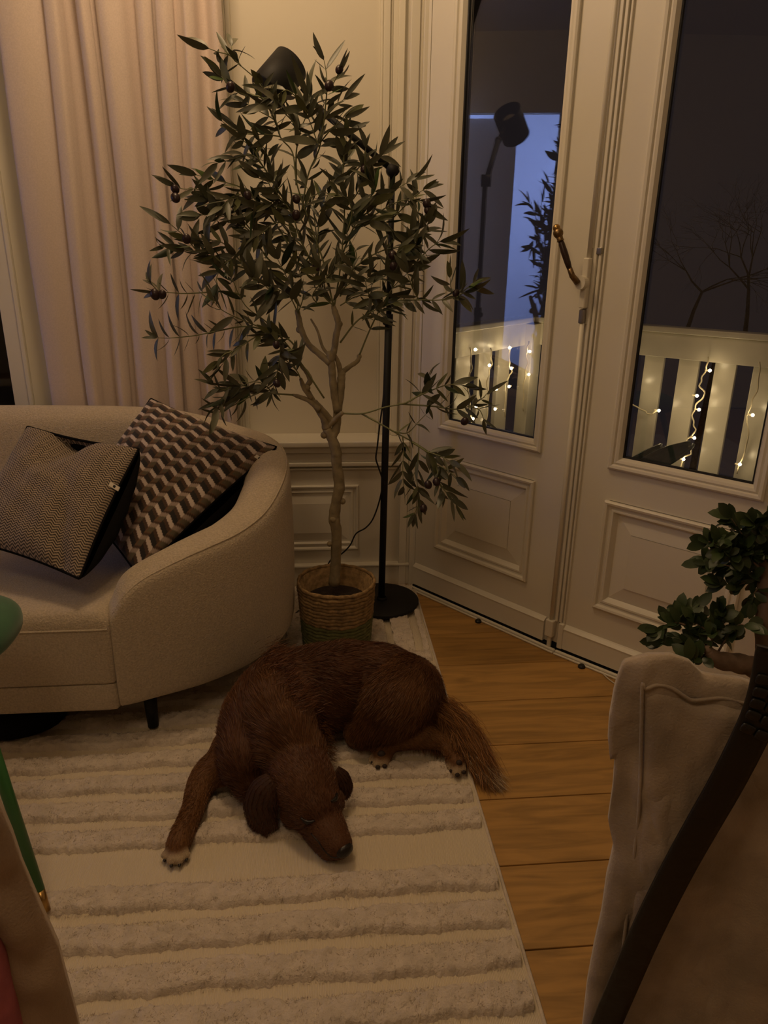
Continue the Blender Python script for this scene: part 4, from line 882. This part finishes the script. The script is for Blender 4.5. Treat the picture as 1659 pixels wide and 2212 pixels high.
def chair_right():
    R = thing('dining_chair', 'chair in a taupe linen cover with a wide stitched border, right foreground', 'chair')
    top = [(1300, 1520), (1318, 1492), (1330, 1458), (1350, 1432), (1400, 1418), (1450, 1418), (1490, 1432), (1520, 1460), (1560, 1466), (1600, 1470), (1659, 1492), (1800, 1530)]
    left = [(1418, 1345), (1445, 1328), (1480, 1317), (1530, 1314), (1580, 1318), (1605, 1329), (1660, 1325), (1720, 1314), (1760, 1320), (1800, 1326), (1850, 1311), (1930, 1300), (2010, 1284), (2100, 1269), (2212, 1258), (2330, 1242)]
    a = radians(-17); D = np.array([cos(a), sin(a), 0]); N = np.array([-D[1], D[0], 0]); p0 = atd(1320, 1440, .86)
    quilt('cover_border', top, left, 1830, 2330, p0, N, .008, .010, M['cover'], R, rows=90, cols=70, wr=.010, seed=2)
    itop = [(1380, 1505), (1395, 1488), (1420, 1480), (1450, 1486), (1480, 1505), (1500, 1513), (1560, 1508), (1610, 1520), (1659, 1540), (1830, 1575)]
    ileft = [(1480, 1388), (1560, 1386), (1650, 1384), (1750, 1380), (1850, 1370), (1950, 1358), (2050, 1346), (2212, 1330), (2330, 1318)]
    quilt('padded_cover', itop, ileft, 1830, 2330, p0-N*.004, N, .014, .012, M['cover'], R, wr=.007, seed=5, puffp=.3)
    def seam(tab, horiz): return [((lambda x, y: CO+ray(x, y)*((((p0-N*.010)-CO)@N)/(ray(x, y)@N)))(*((a, b) if horiz else (b, a)))) for a, b in tab]
    MB().tube(catmull(seam(ileft[::-1], False)+seam(itop[1:], True), 5), .0022, 6).build('seam', M['cover'], R, True)
    bl = p0.copy(); bl[2] = 0
    for (u, v) in ((.24, .06), (.52, .06), (.24, .40), (.52, .40)):
        MB().tube([tuple(bl+D*u+N*v+np.array([0, 0, 0])), tuple(bl+D*u+N*v*.95+np.array([0, 0, .44]))], [.012, .018], 12).build('leg', M['darkwood'], R, True)
    rounded_lump('seat', tuple(bl+D*.38+N*.22+np.array([0, 0, .44])), (.17, .20, .045), .5, M['cover'], R)
    MB().obox(bl, D, N, Z, (.22, .54), (-.0, .02), (.40, .60)).build('back_support', M['darkwood'], R, bevel=.005)
    # strap of a bag hung over the chair
    B = thing('shoulder_bag', 'black leather bag strap hanging diagonally over the linen chair', 'bag')
    pts = [(1675, 1400), (1660, 1480), (1640, 1545), (1605, 1620), (1563, 1700), (1517, 1780), (1472, 1860), (1428, 1945), (1385, 2035), (1348, 2120), (1310, 2210), (1280, 2290), (1265, 2350)]
    ww = [.030]*13; V = []
    for k, (x, y) in enumerate(pts):
        pass
    C2_ = catmull([(x, y, 0) for x, y in pts], 5); n = len(C2_)
    for k, (x, y, _) in enumerate(C2_):
        d = ray(x, y); tt = ((p0-N*.040-CO)@N)/(d@N); p = CO+d*tt
        x2, y2, _ = C2_[min(k+1, n-1)]; x1, y1, _ = C2_[max(k-1, 0)]; q1, q2 = ray(x1, y1)*tt, ray(x2, y2)*tt; tg = q2-q1; tg /= np.linalg.norm(tg)
        sd = np.cross(tg, N); sd /= np.linalg.norm(sd); h = .0195
        for (a_, b_) in ((-1, .0), (-.97, .0035), (-.6, .0045), (.6, .0045), (.97, .0035), (1, .0), (.9, -.002), (-.9, -.002)): V.append(p+sd*h*a_-N*b_)
    F = [(i*8+j, i*8+(j+1) % 8, (i+1)*8+(j+1) % 8, (i+1)*8+j) for i in range(n-1) for j in range(8)]+[tuple(range(8)), tuple((n-1)*8+j for j in range(8))]
    add('strap', np.array(V), F, M['leather'], B)
    # stitched croc scales at the top of the strap
    for k in range(5):
        c = np.array(V[(k*2+4)*8:(k*2+5)*8]).mean(0)-N*.005
        x1 = np.array(V[(k*2+4)*8]); x2 = np.array(V[(k*2+4)*8+5]); sd = (x2-x1)/np.linalg.norm(x2-x1); tg = np.cross(sd, N)
        for s_ in (-1, 1): rounded_lump('scale', (0, 0, 0), (.008, .0062, .002), .5, M['leather'], B, n=12, k=6).matrix_world = Matrix(((sd[0], tg[0], N[0], c[0]+sd[0]*.0085*s_), (sd[1], tg[1], N[1], c[1]+sd[1]*.0085*s_), (sd[2], tg[2], N[2], c[2]+sd[2]*.0085*s_), (0, 0, 0, 1)))
    e = np.array(V[-8:]).mean(0)
    rounded_lump('bag_body', (e[0]+.05, e[1]-.075, e[2]-.125), (.11, .035, .12), .4, M['leather'], B)
chair_right()
def chair_left():
    R = thing('dining_chair', 'chair in a brown linen cover at the lower left corner', 'chair')
    right = [(1600, -80), (1680, -35), (1748, 0), (1807, 25), (1870, 46), (1958, 84), (2005, 105), (2051, 126), (2102, 139), (2165, 156), (2212, 168), (2330, 190)]
    top = [(-500, 1600), (-110, 1600), (-60, 1640), (0, 1748), (25, 1807), (200, 1990)]
    def q2(name, m, ins, front, seed, p0, N):
        V = []; rows, cols = 60, 30
        for side in (0, 1):
            for i in range(rows+1):
                y = 1600+ins*1.2+(2330-1600-ins*1.2)*i/rows; xr = interp_xy(right, y)-ins
                for j in range(cols+1):
                    t = j/cols; x = xr-(xr+330)*t; d = ray(x, y); k = ((p0-CO)@N)/(d@N); p = CO+d*k
                    e = min(1, t*6)*min(1, i/rows*8); e = (1-(1-e)**2)**.5; w = noise.noise(Vector((x*.012+seed, y*.014, 1.)))*.012
                    V.append(p-N*((front+w)*e) if side == 0 else p+N*.012)
        n = cols+1; A = grid_faces(rows+1, n); o2 = (rows+1)*n; F = A[:, ::-1].tolist()+(A+o2).tolist()
        for i in range(rows): F.append((i*n, i*n+o2, (i+1)*n+o2, (i+1)*n))
        for j in range(cols): F.append((j, j+1, j+1+o2, j+o2))
        return add(name, np.array(V), F, m, R if m is not M['pink'] else None)
    a = radians(14); D = np.array([cos(a), sin(a), 0]); N = np.array([-D[1], D[0], 0]); p0 = atd(60, 1900, .78)
    q2('cover_border', M['cover2'], 0, .012, 3, p0, N)
    o = q2('throw', M['pink'], 118, .022, 8, p0-N*.016, N); tag(o, 'pink woollen throw over the chair at the lower left corner', 'throw')
    bl = p0.copy(); bl[2] = 0
    for (u, v) in ((-.04, 0), (-.42, 0), (-.04, -.4), (-.42, -.4)): MB().tube([tuple(bl+D*u+N*v+np.array([0, 0, .022])), tuple(bl+D*u+N*v*.95+np.array([0, 0, .40]))], [.012, .018], 12).build('leg', M['darkwood'], R, True)
    rounded_lump('seat', tuple(bl-D*.30-N*.2+np.array([0, 0, .40])), (.2, .18, .045), .35, M['cover2'], R)
    MB().obox(bl, D, N, Z, (-.42, -.03), (.0, .02), (.42, .62)).build('back_support', M['darkwood'], R, bevel=.005)
chair_left()
# ------------------------------------------------------------------ green stool with brass tipped leg
def stool():
    R = thing('stool', 'green velvet stool with slim green legs and brass tips', 'stool')
    c = atd(-118, 1368, 1.60)
    rounded_lump('seat', tuple(c), (.148, .148, .055), .8, M['greenvelvet'], R)
    foot = atz(103, 1984); foot[2] = .022; topz = c[2]-.03
    v = foot[:2]-c[:2]; L_ = np.linalg.norm(v)
    for k in range(3):
        a = (0, radians(168), radians(250))[k]; Rm = np.array([[cos(a), -sin(a)], [sin(a), cos(a)]]); w_ = Rm@v
        f2 = np.r_[c[:2]+w_, .022]; t2 = np.r_[c[:2]+w_/L_*.085, topz]
        if k: f2 = np.r_[c[:2]+w_/L_*.22, .022]
        m2 = f2+(t2-f2)*.085; MB().tube([f2, m2], [.0095, .0112], 16).build('brass_tip', M['brass'], R, True)
        MB().tube([m2, t2], [.0115, .016], 16).build('leg', M['greenmetal'], R, True)
stool()
# thin white cable from under the right door
C = [atz(1276, 1428), atz(1283, 1437), atz(1300, 1455), atz(1318, 1472), atz(1345, 1490), atz(1400, 1530), atz(1500, 1560)]
C = [np.array([p[0], p[1], .004+(.014 if i == 0 else 0)]) for i, p in enumerate(C)]
o = MB().tube(catmull(C, 6), .0022, 8).build('cable', mat('white_plastic', (.6, .56, .48), .4), None, True); tag(o, 'thin white cable lying on the floor by the right door', 'cable')
#SECTION dog
# ------------------------------------------------------------------ dog
def dog():
    R = thing('dog', 'chestnut long-coated dog lying on the rug with its chin down', 'dog')
    G = lambda x, y, z: atz(x, y, z)
    chains = [  # (px, py, z, r) lists, colour tone
        ('torso', [(888, 1515, .115, .104), (835, 1482, .135, .122), (765, 1478, .13, .134), (690, 1490, .14, .136), (610, 1502, .145, .124), (560, 1550, .135, .105), (545, 1600, .12, .096), (535, 1650, .10, .078), (545, 1690, .07, .050)]),
        ('neck', [(600, 1500, .17, .095), (600, 1550, .175, .094), (615, 1600, .16, .090), (640, 1645, .13, .080)]),
        ('head', [(632, 1648, .120, .078), (648, 1675, .120, .084), (664, 1705, .108, .079), (680, 1742, .088, .067)]),
        ('muzzle', [(683, 1742, .080, .060), (698, 1775, .066, .051), (715, 1803, .055, .045), (729, 1823, .047, .037)]),
        ('jaw', [(662, 1760, .045, .038), (690, 1808, .034, .031), (712, 1836, .030, .026)]),
        ('foreleg', [(510, 1625, .095, .070), (478, 1655, .070, .055), (448, 1676, .055, .043), (430, 1705, .046, .035), (420, 1740, .041, .0295), (406, 1775, .038, .028), (393, 1803, .035, .029), (384, 1824, .031, .029)]),
        ('thigh', [(880, 1490, .165, .105), (850, 1520, .155, .10), (822, 1552, .115, .078), (790, 1580, .075, .050)]),
        ('shank', [(775, 1585, .062, .044), (830, 1592, .060, .044), (895, 1590, .060, .040), (945, 1598, .055, .030), (965, 1612, .045, .024), (976, 1630, .036, .022), (985, 1648, .032, .028)]),
        ('hindpaw', [(862, 1575, .045, .034), (848, 1595, .038, .028), (836, 1612, .036, .026), (824, 1634, .034, .029)]),
        ('tailroot', [(905, 1515, .125, .060), (930, 1524, .115, .034), (962, 1545, .095, .024), (995, 1582, .07, .021), (1020, 1622, .045, .017), (1042, 1662, .026, .009)]),
    ]
    T = MB(); cen = []; dirs = []; tone = []; rad = []
    for nm, ch in chains:
        P = [np.array([*G(x, y, z)]) for x, y, z, r in ch]; k = len(P); C = catmull(P, 8); r = np.interp(np.linspace(0, k-1, len(C)), range(k), [c[3] for c in ch])
        T.tube(C, r, 20); T.ell(C[0], r[0], n=20, m_=14); T.ell(C[-1], r[-1], n=20, m_=14)
        sg = 1.
        if nm in ('torso',): sg = -1
        if nm in ('neck', 'head', 'muzzle', 'jaw'): sg = -1
        tn = np.gradient(C, axis=0); tn /= np.linalg.norm(tn, axis=1)[:, None]; tn = tn*sg
        if nm == 'torso': pass
        cen += list(C); dirs += list(tn); rad += list(r); tone += [nm]*len(C)
    # toes
    toes = [(356, 1848, .022, .0112), (370, 1860, .023, .0118), (388, 1859, .023, .0118), (403, 1847, .022, .0108)]
    toe2 = [(974, 1660, .024, .013), (986, 1669, .024, .0135), (1000, 1663, .024, .013)]
    toe3 = [(804, 1642, .026, .013), (814, 1652, .026, .0135), (829, 1650, .026, .013)]
    for (x, y, z, r) in toes+toe2+toe3:
        c = G(x, y, z); T.ell(c, r, n=12, m_=8)
    for (ax, ay, bx_, by_, z) in ((380, 1832, 357, 1846, .026), (380, 1832, 369, 1858, .028), (382, 1832, 386, 1857, .028), (388, 1828, 401, 1846, .026), (984, 1648, 975, 1662, .026), (984, 1648, 985, 1668, .026), (984, 1648, 997, 1663, .026), (820, 1636, 806, 1645, .028), (820, 1636, 815, 1652, .028), (820, 1636, 828, 1650, .028)):
        T.tube([G(ax, ay, z), G(bx_, by_, z-.004)], [.012, .0100], 10)
    # brow ridge, cheeks, lip
    for (x, y, z, r) in ((672, 1752, .10, .022), (712, 1722, .10, .022), (640, 1755, .06, .040), (714, 1735, .055, .038), (738, 1829, .044, .024)): T.ell(G(x, y, z), r, n=14, m_=10)
    o = T.build('body_tmp', None, None); 
    rm = o.modifiers.new('r', 'REMESH'); rm.mode = 'VOXEL'; rm.voxel_size = .0065; sm = o.modifiers.new('s', 'SMOOTH'); sm.factor = .5; sm.iterations = 5
    dg = bpy.context.evaluated_depsgraph_get(); ev = o.evaluated_get(dg); me = bpy.data.meshes.new_from_object(ev); bpy.data.objects.remove(o)
    nv = len(me.vertices); co = np.zeros(nv*3); me.vertices.foreach_get('co', co); co = co.reshape(-1, 3)
    co[:, 2] = np.maximum(co[:, 2], .0115)
    me.vertices.foreach_set('co', co.ravel()); me.update(); me.polygons.foreach_set('use_smooth', [True]*len(me.polygons))
    body = bpy.data.objects.new('body', me); COL.objects.link(body); body.parent = R
    print('DOG verts', nv)
    no = np.zeros(nv*3); me.vertices.foreach_get('normal', no); no = no.reshape(-1, 3)
    cen = np.array(cen); dirs = np.array(dirs); rad = np.array(rad); tone = np.array(tone)
    def near(p):
        out = np.zeros(len(p), int)
        for s in range(0, len(p), 4000):
            d = np.linalg.norm(p[s:s+4000, None, :]-cen[None], axis=2)-rad[None]; out[s:s+4000] = d.argmin(1)
        return out
    BASE = np.array([.088, .027, .0055]); LIGHT = np.array([.19, .082, .022]); WHITE = np.array([.58, .46, .31]); DARK = np.array([.045, .014, .005])
    def colour(p, idx):
        t = np.zeros(len(p)); nm = tone[idx]
        t[np.isin(nm, ['foreleg', 'shank', 'hindpaw'])] = .75; t[nm == 'tailroot'] = .9; t[nm == 'thigh'] = .3
        t[np.isin(nm, ['muzzle', 'jaw'])] = .12; t[nm == 'neck'] = .30
        f = np.array([noise.noise(Vector(q*9.)) for q in p]); t = np.clip(t+f*.35, 0, 1)[:, None]
        c = BASE*(1-t)+LIGHT*t
        for tt in (toes, toe2, toe3):
            for (x, y, z, r) in tt:
                q = G(x, y, z); w = np.clip(1-(np.linalg.norm(p-q, axis=1)-r*.8)/.012, 0, 1)[:, None]*.85; c = c*(1-w)+WHITE*w
        return c
    idx = near(co); c = colour(co, idx)
    ca = me.color_attributes.new('Col', 'FLOAT_COLOR', 'POINT'); ca.data.foreach_set('color', np.hstack([c*.8, np.ones((nv, 1))]).ravel().astype(np.float32))
    FM_ = mat('dog_coat', (1, 1, 1), .7, attr=True, bump_s=140, bump_a=.5, bump_d=.002); me.materials.append(FM_)
    # fur: random points on faces
    tri = []; me.calc_loop_triangles(); lt = np.zeros(len(me.loop_triangles)*3, int); me.loop_triangles.foreach_get('vertices', lt); lt = lt.reshape(-1, 3)
    ar = np.linalg.norm(np.cross(co[lt[:, 1]]-co[lt[:, 0]], co[lt[:, 2]]-co[lt[:, 0]]), axis=1)
    K = 130000; pick = rng.choice(len(lt), K, p=ar/ar.sum()); a, b = rng.random(K), rng.random(K); sw = a+b > 1; a[sw] = 1-a[sw]; b[sw] = 1-b[sw]
    w0 = (1-a-b)[:, None]; p = co[lt[pick, 0]]*w0+co[lt[pick, 1]]*a[:, None]+co[lt[pick, 2]]*b[:, None]
    n_ = no[lt[pick, 0]]*w0+no[lt[pick, 1]]*a[:, None]+no[lt[pick, 2]]*b[:, None]; n_ /= np.linalg.norm(n_, axis=1)[:, None]
    keep = (p[:, 2] > .018) & (n_[:, 2] > -.6); p = p[keep]; n_ = n_[keep]
    idx = near(p); d = dirs[idx]+np.array([0, 0, -.45]); d = d-n_*np.sum(d*n_, 1)[:, None]; d /= np.linalg.norm(d, axis=1)[:, None]+1e-9
    sw_ = np.array([[noise.noise(Vector(q*14.)), noise.noise(Vector(q*14.+[9, 0, 0])), noise.noise(Vector(q*14.+[0, 9, 0]))] for q in p])
    nm = tone[idx]; ln = np.full(len(p), .014); ln[nm == 'torso'] = .022; ln[nm == 'neck'] = .032; ln[np.isin(nm, ['muzzle', 'jaw'])] = .005; ln[nm == 'head'] = .011; ln[np.isin(nm, ['foreleg', 'shank', 'hindpaw'])] = .009; ln[nm == 'thigh'] = .022; ln[nm == 'tailroot'] = .035
    toeall = np.array([G(x, y, z) for x, y, z, r in toes+toe2+toe3]); near_toe = np.min(np.linalg.norm(p[:, None]-toeall[None], axis=2), axis=1) < .03; ln[near_toe] = .004
    nose = G(739, 1830, .048); ln[np.linalg.norm(p-nose, axis=1) < .03] = .003
    d = d+n_*rng.uniform(.12, .38, len(p))[:, None]+sw_*.5+rng.normal(size=p.shape)*.10; d /= np.linalg.norm(d, axis=1)[:, None]
    fc = colour(p, idx)*rng.uniform(.7, 1.35, len(p))[:, None]
    def fur(name, p, d, ln, wd, fc, bend=None, segs=2, label=None):
        o = strands(name, p, d, ln, wd, FUR, R, bend=bend, segs=segs, label=label); nvp = 2*segs+1
        ca = o.data.color_attributes.new('Col', 'FLOAT_COLOR', 'POINT'); cc = np.repeat(np.hstack([fc, np.ones((len(fc), 1))]), nvp, axis=0); ca.data.foreach_set('color', cc.ravel().astype(np.float32)); return o
    FUR = mat('dog_fur', (1, 1, 1), .55, attr=True)
    ln = ln*rng.uniform(.6, 1.2, len(p))
    fur('fur', p, d, ln, .0011, fc, bend=np.tile([0, 0, -.25], (len(p), 1))*ln[:, None]*1.5)
    # long feathering: tail plume, breeches, scruff
    def plume(pts, K, spread, dir_, ln0, col, zmin=.02, bz=-.5):
        C = catmull([G(*q) for q in pts], 10); i = rng.integers(0, len(C), K); pp = C[i]+rng.normal(size=(K, 3))*spread; pp[:, 2] = np.maximum(pp[:, 2], zmin)
        dd = np.tile(np.array(dir_, float), (K, 1)) if not callable(dir_) else dir_(i/len(C), pp); dd = dd+rng.normal(size=dd.shape)*.16; dd /= np.linalg.norm(dd, axis=1)[:, None]
        L = ln0*rng.uniform(.5, 1.15, K); end = pp+dd*L[:, None]; tz = np.maximum(end[:, 2]-.30*L, .014+rng.uniform(0, .012, K)); bend = np.zeros_like(pp); bend[:, 2] = tz-end[:, 2]; 
        return pp, dd, L, bend, np.tile(np.array(col, float), (K, 1))*rng.uniform(.6, 1.5, K)[:, None]
    t1 = G(1055, 1672, .02)-G(960, 1545, .09); t1 /= np.linalg.norm(t1); down = G(985, 1650, .02)-G(960, 1560, .08); down /= np.linalg.norm(down)
    TP = [(925, 1518, .125), (962, 1536, .11), (1000, 1572, .085), (1026, 1615, .055), (1046, 1660, .028)]
    TC = catmull([G(*q) for q in TP], 10); TT = np.gradient(TC, axis=0); TT /= np.linalg.norm(TT, axis=1)[:, None]
    def tdir(f, q):
        i = np.clip((f*len(TC)).astype(int), 0, len(TC)-1); k = rng.uniform(0, 1, len(q))[:, None]
        return TT[i]*(.75+.25*k)+down*(.75*(1-k))*(1-.5*f)[:, None]
    S = [plume(TP, 11000, .015, tdir, .078, LIGHT*1.25), plume([(940, 1540, .09), (965, 1575, .07), (985, 1610, .05)], 2500, .014, down, .06, LIGHT*1.1),
         plume([(1020, 1640, .035), (1050, 1672, .022)], 1100, .010, t1*.9+np.array([.25, -.1, 0]), .070, WHITE*.9),
         plume([(900, 1590, .05), (930, 1598, .045), (955, 1605, .04)], 900, .008, down*.9+np.array([-.15, 0, 0]), .045, LIGHT),
         plume([(800, 1592, .04), (850, 1598, .035), (900, 1600, .035)], 800, .008, (G(850, 1640, .01)-G(850, 1598, .05))/.08, .035, LIGHT*.9),
         plume([(590, 1410, .26), (600, 1440, .265), (620, 1480, .262), (650, 1520, .25)], 2400, .020, (G(690, 1500, .2)-G(600, 1500, .2))/.15+np.array([0, .2, .25]), .032, BASE*1.2),
         plume([(690, 1560, .14), (705, 1600, .10), (712, 1640, .08)], 700, .010, (G(740, 1620, .03)-G(700, 1600, .12))/.1, .030, LIGHT*.9),
         plume([(585, 1690, .13), (570, 1705, .11)], 500, .008, (G(540, 1725, .08)-G(585, 1690, .12))/.07, .036, LIGHT*.8)]
    fur('long_fur', np.vstack([s[0] for s in S]), np.vstack([s[1] for s in S]), np.hstack([s[2] for s in S]), .0012, np.vstack([s[4] for s in S]), bend=np.vstack([s[3] for s in S]), segs=3)
    # ears: soft folded flaps
    def ear(pts, wds, m, flat=.32, side=None):
        P = catmull([G(x, y, z) for x, y, z in pts], 6); w = np.interp(np.linspace(0, len(pts)-1, len(P)), range(len(pts)), wds); V = []; n = 20
        vw = (CO-P.mean(0)); vw /= np.linalg.norm(vw)
        if side is not None: vw = vw+np.array(side); vw /= np.linalg.norm(vw)
        for k, q in enumerate(P):
            tg = P[min(k+1, len(P)-1)]-P[max(k-1, 0)]; tg /= np.linalg.norm(tg); sd = np.cross(tg, vw); sd /= np.linalg.norm(sd); up = np.cross(sd, tg)
            for j in range(n): a = 2*pi*j/n; V.append(q+sd*cos(a)*w[k]+up*(sin(a)*w[k]*flat-.25*w[k]*cos(a)**2))
        F = grid_faces(len(P), n, True).tolist(); F.append(tuple(range(n))[::-1]); F.append(tuple((len(P)-1)*n+j for j in range(n)))
        e = add('ear', np.array(V), F, m, R); sb = e.modifiers.new('s', 'SUBSURF'); sb.levels = sb.render_levels = 1
        V = np.array(V); K2 = 5000; ii = rng.integers(0, len(V)-n-1, K2); ctr = P[np.minimum(ii//n, len(P)-1)]
        nn = V[ii]-ctr; nn /= np.linalg.norm(nn, axis=1)[:, None]+1e-9; pt = V[ii]+(V[ii+n]-V[ii])*rng.random((K2, 1))+(V[np.minimum(ii+1, len(V)-1)]-V[ii])*0
        tgd = P[-1]-P[0]; tgd /= np.linalg.norm(tgd); dd = tgd+nn*.25+rng.normal(size=nn.shape)*.15; dd /= np.linalg.norm(dd, axis=1)[:, None]
        fur('ear_fur', pt, dd, rng.uniform(.004, .012, K2), .0011, np.tile(BASE*.75, (K2, 1))*rng.uniform(.5, 1.4, K2)[:, None]).parent = e
        return e
    EM = mat('ear_coat', tuple(BASE*.55), .75, noise_s=60, noise_a=.2, bump_s=150, bump_a=.5)
    ear([(590, 1686, .148), (568, 1710, .122), (559, 1740, .086), (568, 1770, .055), (588, 1796, .030)], [.026, .042, .046, .040, .018], EM, side=(-.4, 0, 0))
    ear([(726, 1664, .125), (740, 1682, .100), (746, 1702, .07), (741, 1724, .045)], [.014, .025, .026, .012], EM, side=(.6, 0, 0))
    # nose, eyes, mouth: set on the surface
    from mathutils.bvhtree import BVHTree
    bvh = BVHTree.FromPolygons([Vector(q) for q in co], [tuple(f.vertices) for f in me.polygons])
    def hit(x, y):
        d = Vector(ray(x, y)).normalized(); loc, nr, _, _ = bvh.ray_cast(Vector(CO), d); return (np.array(loc), np.array(nr)) if loc else (None, None)
    ax = G(741, 1831, .046)-G(690, 1750, .085); ax /= np.linalg.norm(ax); sd = np.cross(ax, [0, 0, 1.]); sd /= np.linalg.norm(sd); up = np.cross(sd, ax)
    c = G(739, 1829, .052)+ax*.010; Rm = np.stack([sd, up, ax], 1)
    q = MB(); q.ell(c, (.0235, .0185, .015), Rm, 20, 14); q.ell(c+up*-.010+ax*-.002, (.010, .010, .010), Rm); nz = q.build('nose', M['nose'], R, True)
    for s_ in (-1, 1): MB().ell(c+sd*.010*s_+ax*.0095-up*.001, (.0045, .003, .003), Rm).build('nostril', M['black'], nz, True)
    for (x1, y1, x2, y2, x3, y3) in ((650, 1766, 664, 1775, 680, 1772), (714, 1731, 724, 1726, 727, 1714)):
        pts = []
        for (x, y) in ((x1, y1), ((x1+x2)/2, (y1+y2)/2+1), (x2, y2), ((x2+x3)/2, (y2+y3)/2+1), (x3, y3)):
            l, nr = hit(x, y)
            if l is not None: pts.append(l+nr*.0012)
        if len(pts) > 2: MB().tube(catmull(pts, 4), np.interp(np.linspace(0, 1, (len(pts)-1)*4+1), [0, .5, 1], [.002, .0060, .002]), 8).build('closed_eye', M['nose'], R, True)
    pts = []
    for (x, y) in ((672, 1800), (688, 1818), (702, 1838), (718, 1851), (732, 1852)):
        l, nr = hit(x, y)
        if l is not None: pts.append(l+nr*.0008)
    if len(pts) > 2: MB().tube(catmull(pts, 4), .0016, 6).build('mouth', M['nose'], R, True)
    for (x, y, z, r) in toes: 
        cc = G(x, y+9, z-.004); MB().ell(cc, (.004, .007, .004)).build('claw', M['claw'], R, True)
    for tt, dx in ((toe2, 2), (toe3, 2)):
        for (x, y, z, r) in tt: MB().ell(G(x+dx, y+5, z+.002), (.007, .0055, .006)).build('toe_pad', M['pad'], R, True)
    l, nr = hit(824, 1628); 
    if l is not None: MB().ell(l-nr*.003, (.012, .008, .010)).build('paw_pad', M['pad'], R, True)
    l, nr = hit(992, 1648)
    if l is not None: MB().ell(l-nr*.003, (.010, .007, .009)).build('paw_pad', M['pad'], R, True)
    # pale hairs on the nape, thin collar tag
dog()
